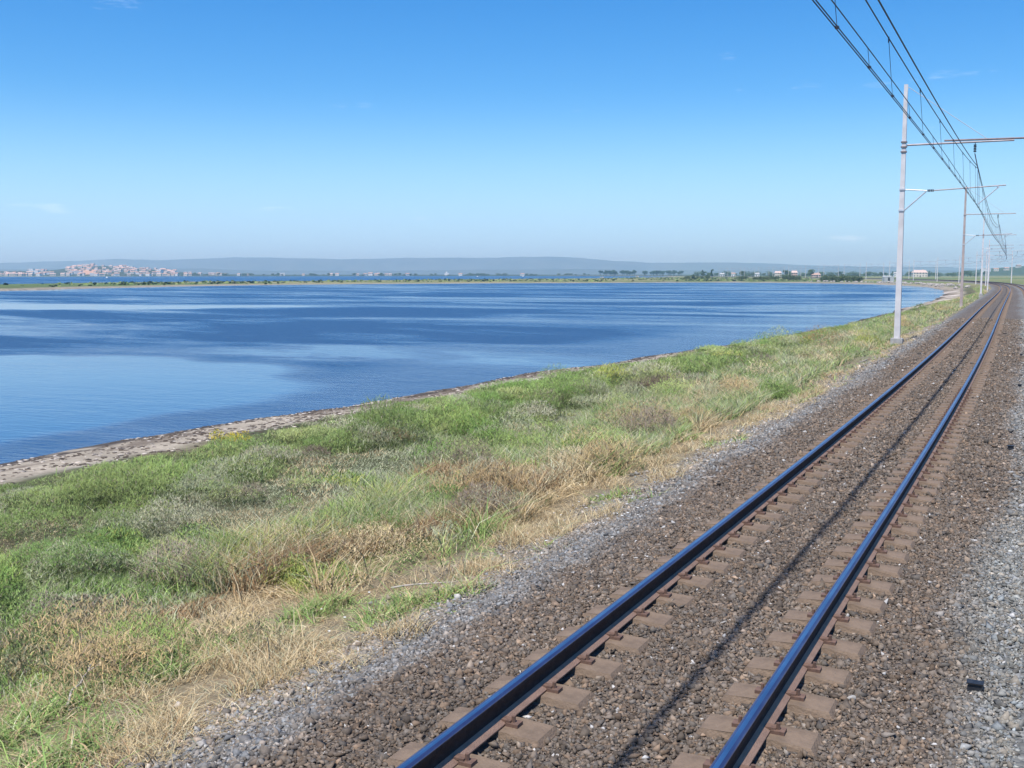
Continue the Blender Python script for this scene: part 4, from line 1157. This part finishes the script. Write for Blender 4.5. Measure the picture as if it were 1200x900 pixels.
# grey hut by the line
x, y = polar(1038.5, 520); z = float(ground_h(np.array([x]), np.array([y]))[0])
t = empty('trackside_hut', (x, y, max(z, -1.0)), YAW); tag(t, 'small grey hut with a white roof on the bank where the line bends', 'hut')
MB().box(-2.3, 2.3, -1.8, 1.8, -.8, 2.4).build('wall', M_GREYW, t)
MB().box(-2.0, 1.0, -1.9, 1.9, 2.4, 2.75, taper=.1).build('roof', M_WALLW, t)
MB().box(-.6, .3, -1.86, -1.8, 0, 1.9).build('door', M_GLASS, t)

# boats on the far water
for px, Z, lab in ((128, 1050, 'tiny white motor boat on the far water in front of the hillside town'), (560, 1500, 'tiny white sailing boat on the far water, left of the middle pair'), (613, 1550, 'tiny white boat on the far water, right of the middle pair')):
    x, y = polar(px, Z); t = empty('boat', (x, y, WATER_Z), YAW); tag(t, lab, 'boat')
    m = MB(); m.add([(-2.4, -.7, .7), (1.6, -.8, .7), (3.2, 0, .9), (1.6, .8, .7), (-2.4, .7, .7), (-2.2, -.4, -.2), (1.3, -.4, -.2), (2.2, 0, -.2), (1.3, .4, -.2), (-2.2, .4, -.2)],
                    [(0, 5, 6, 1), (1, 6, 7, 2), (2, 7, 8, 3), (3, 8, 9, 4), (4, 9, 5, 0), (0, 1, 2, 3, 4), (9, 8, 7, 6, 5)]); m.build('hull', M_WALLW, t)
    MB().box(-1.2, .6, -.5, .5, .7, 1.7, taper=.15).build('cabin', M_WALLW, t)

# boulders on the bank below the bend
def rock_proto(seed):
    r_ = np.random.default_rng(seed); import bmesh
    bm = bmesh.new(); bmesh.ops.create_icosphere(bm, subdivisions=2, radius=.5)
    for v_ in bm.verts:
        n_ = v_.co.normalized(); k_ = 1 + .35 * math.sin(n_.x * 5 + seed) * math.cos(n_.y * 4 + seed * 2) + r_.uniform(-.1, .1)
        v_.co = Vector((v_.co.x * 1.3, v_.co.y, v_.co.z * .75)) * k_
    me = bpy.data.meshes.new('boulder'); bm.to_mesh(me); bm.free(); me.materials.append(M_ROCK)
    o = bpy.data.objects.new('boulder', me); C.objects.link(o); return o
M_ROCK = simple('pale_limestone', (.24, .21, .18), (.44, .40, .35), 1.6, .95)
rp = [rock_proto(s) for s in (1, 2, 3)]; ru = set()
for i in range(130):
    tpos = rr.random(); pts = [(-26, 310), (-40.7, 396), (-58, 455), (-80, 503), (-112, 540)]
    j = min(int(tpos * 4), 3); f_ = tpos * 4 - j
    x = pts[j][0] * (1 - f_) + pts[j + 1][0] * f_ + rr.uniform(2.5, 9); y = pts[j][1] * (1 - f_) + pts[j + 1][1] * f_ - rr.uniform(0, 1) + (rr.uniform(2, 9) if j > 1 else 0)
    pr = rp[i % 3]; o = pr if i < 3 else pr.copy()
    if i >= 3: C.objects.link(o)
    z = float(ground_h(np.array([x]), np.array([y]))[0])
    if z < WATER_Z: z = WATER_Z
    s_ = rr.uniform(.5, 1.5); o.location = (x, y, z + s_ * .15); o.scale = (s_, s_, s_); o.rotation_euler = (rr.uniform(-.3, .3), rr.uniform(-.3, .3), rr.uniform(0, 6))
    tag(o, 'pale boulder on the bank between the bay and the bend of the line', 'boulder', 'boulders on the bank of the bay')

# low scrub on the far spit and along the far banks
r_ = np.random.default_rng(90)
N = 16000
pxs = r_.uniform(-60, 1000, N); Zs = r_.uniform(300, 1500, N) ; X_, Y_ = polar(pxs, Zs)
dA = poly_sd(X_, Y_, LAG_A); dB = poly_sd(X_, Y_, LAG_B); dw_ = -np.maximum(dA, dB)
k = (dw_ > 3) & (fbm(X_, Y_, 30, 3, 91) + r_.random(N) * .15 > .55) & (Zs < 1250); X_ = X_[k]; Y_ = Y_[k]; N = len(X_)
Z_ = ground_h(X_, Y_)
hh = r_.uniform(.35, 1.1, N); col = np.where((r_.random(N) < .6)[:, None], pick('green', N, r_), pick('dark', N, r_)) * .85
v, f, cn, cl = blades(X_, Y_, Z_, hh, r_.uniform(.9, 2.4, N), hh * .4, col, r_)
o = np_mesh('scrub', v, f, cn, M_LEAF, cols=cl); tag(o, 'low green scrub covering the flat spit across the lagoon', 'scrub', kind='stuff')
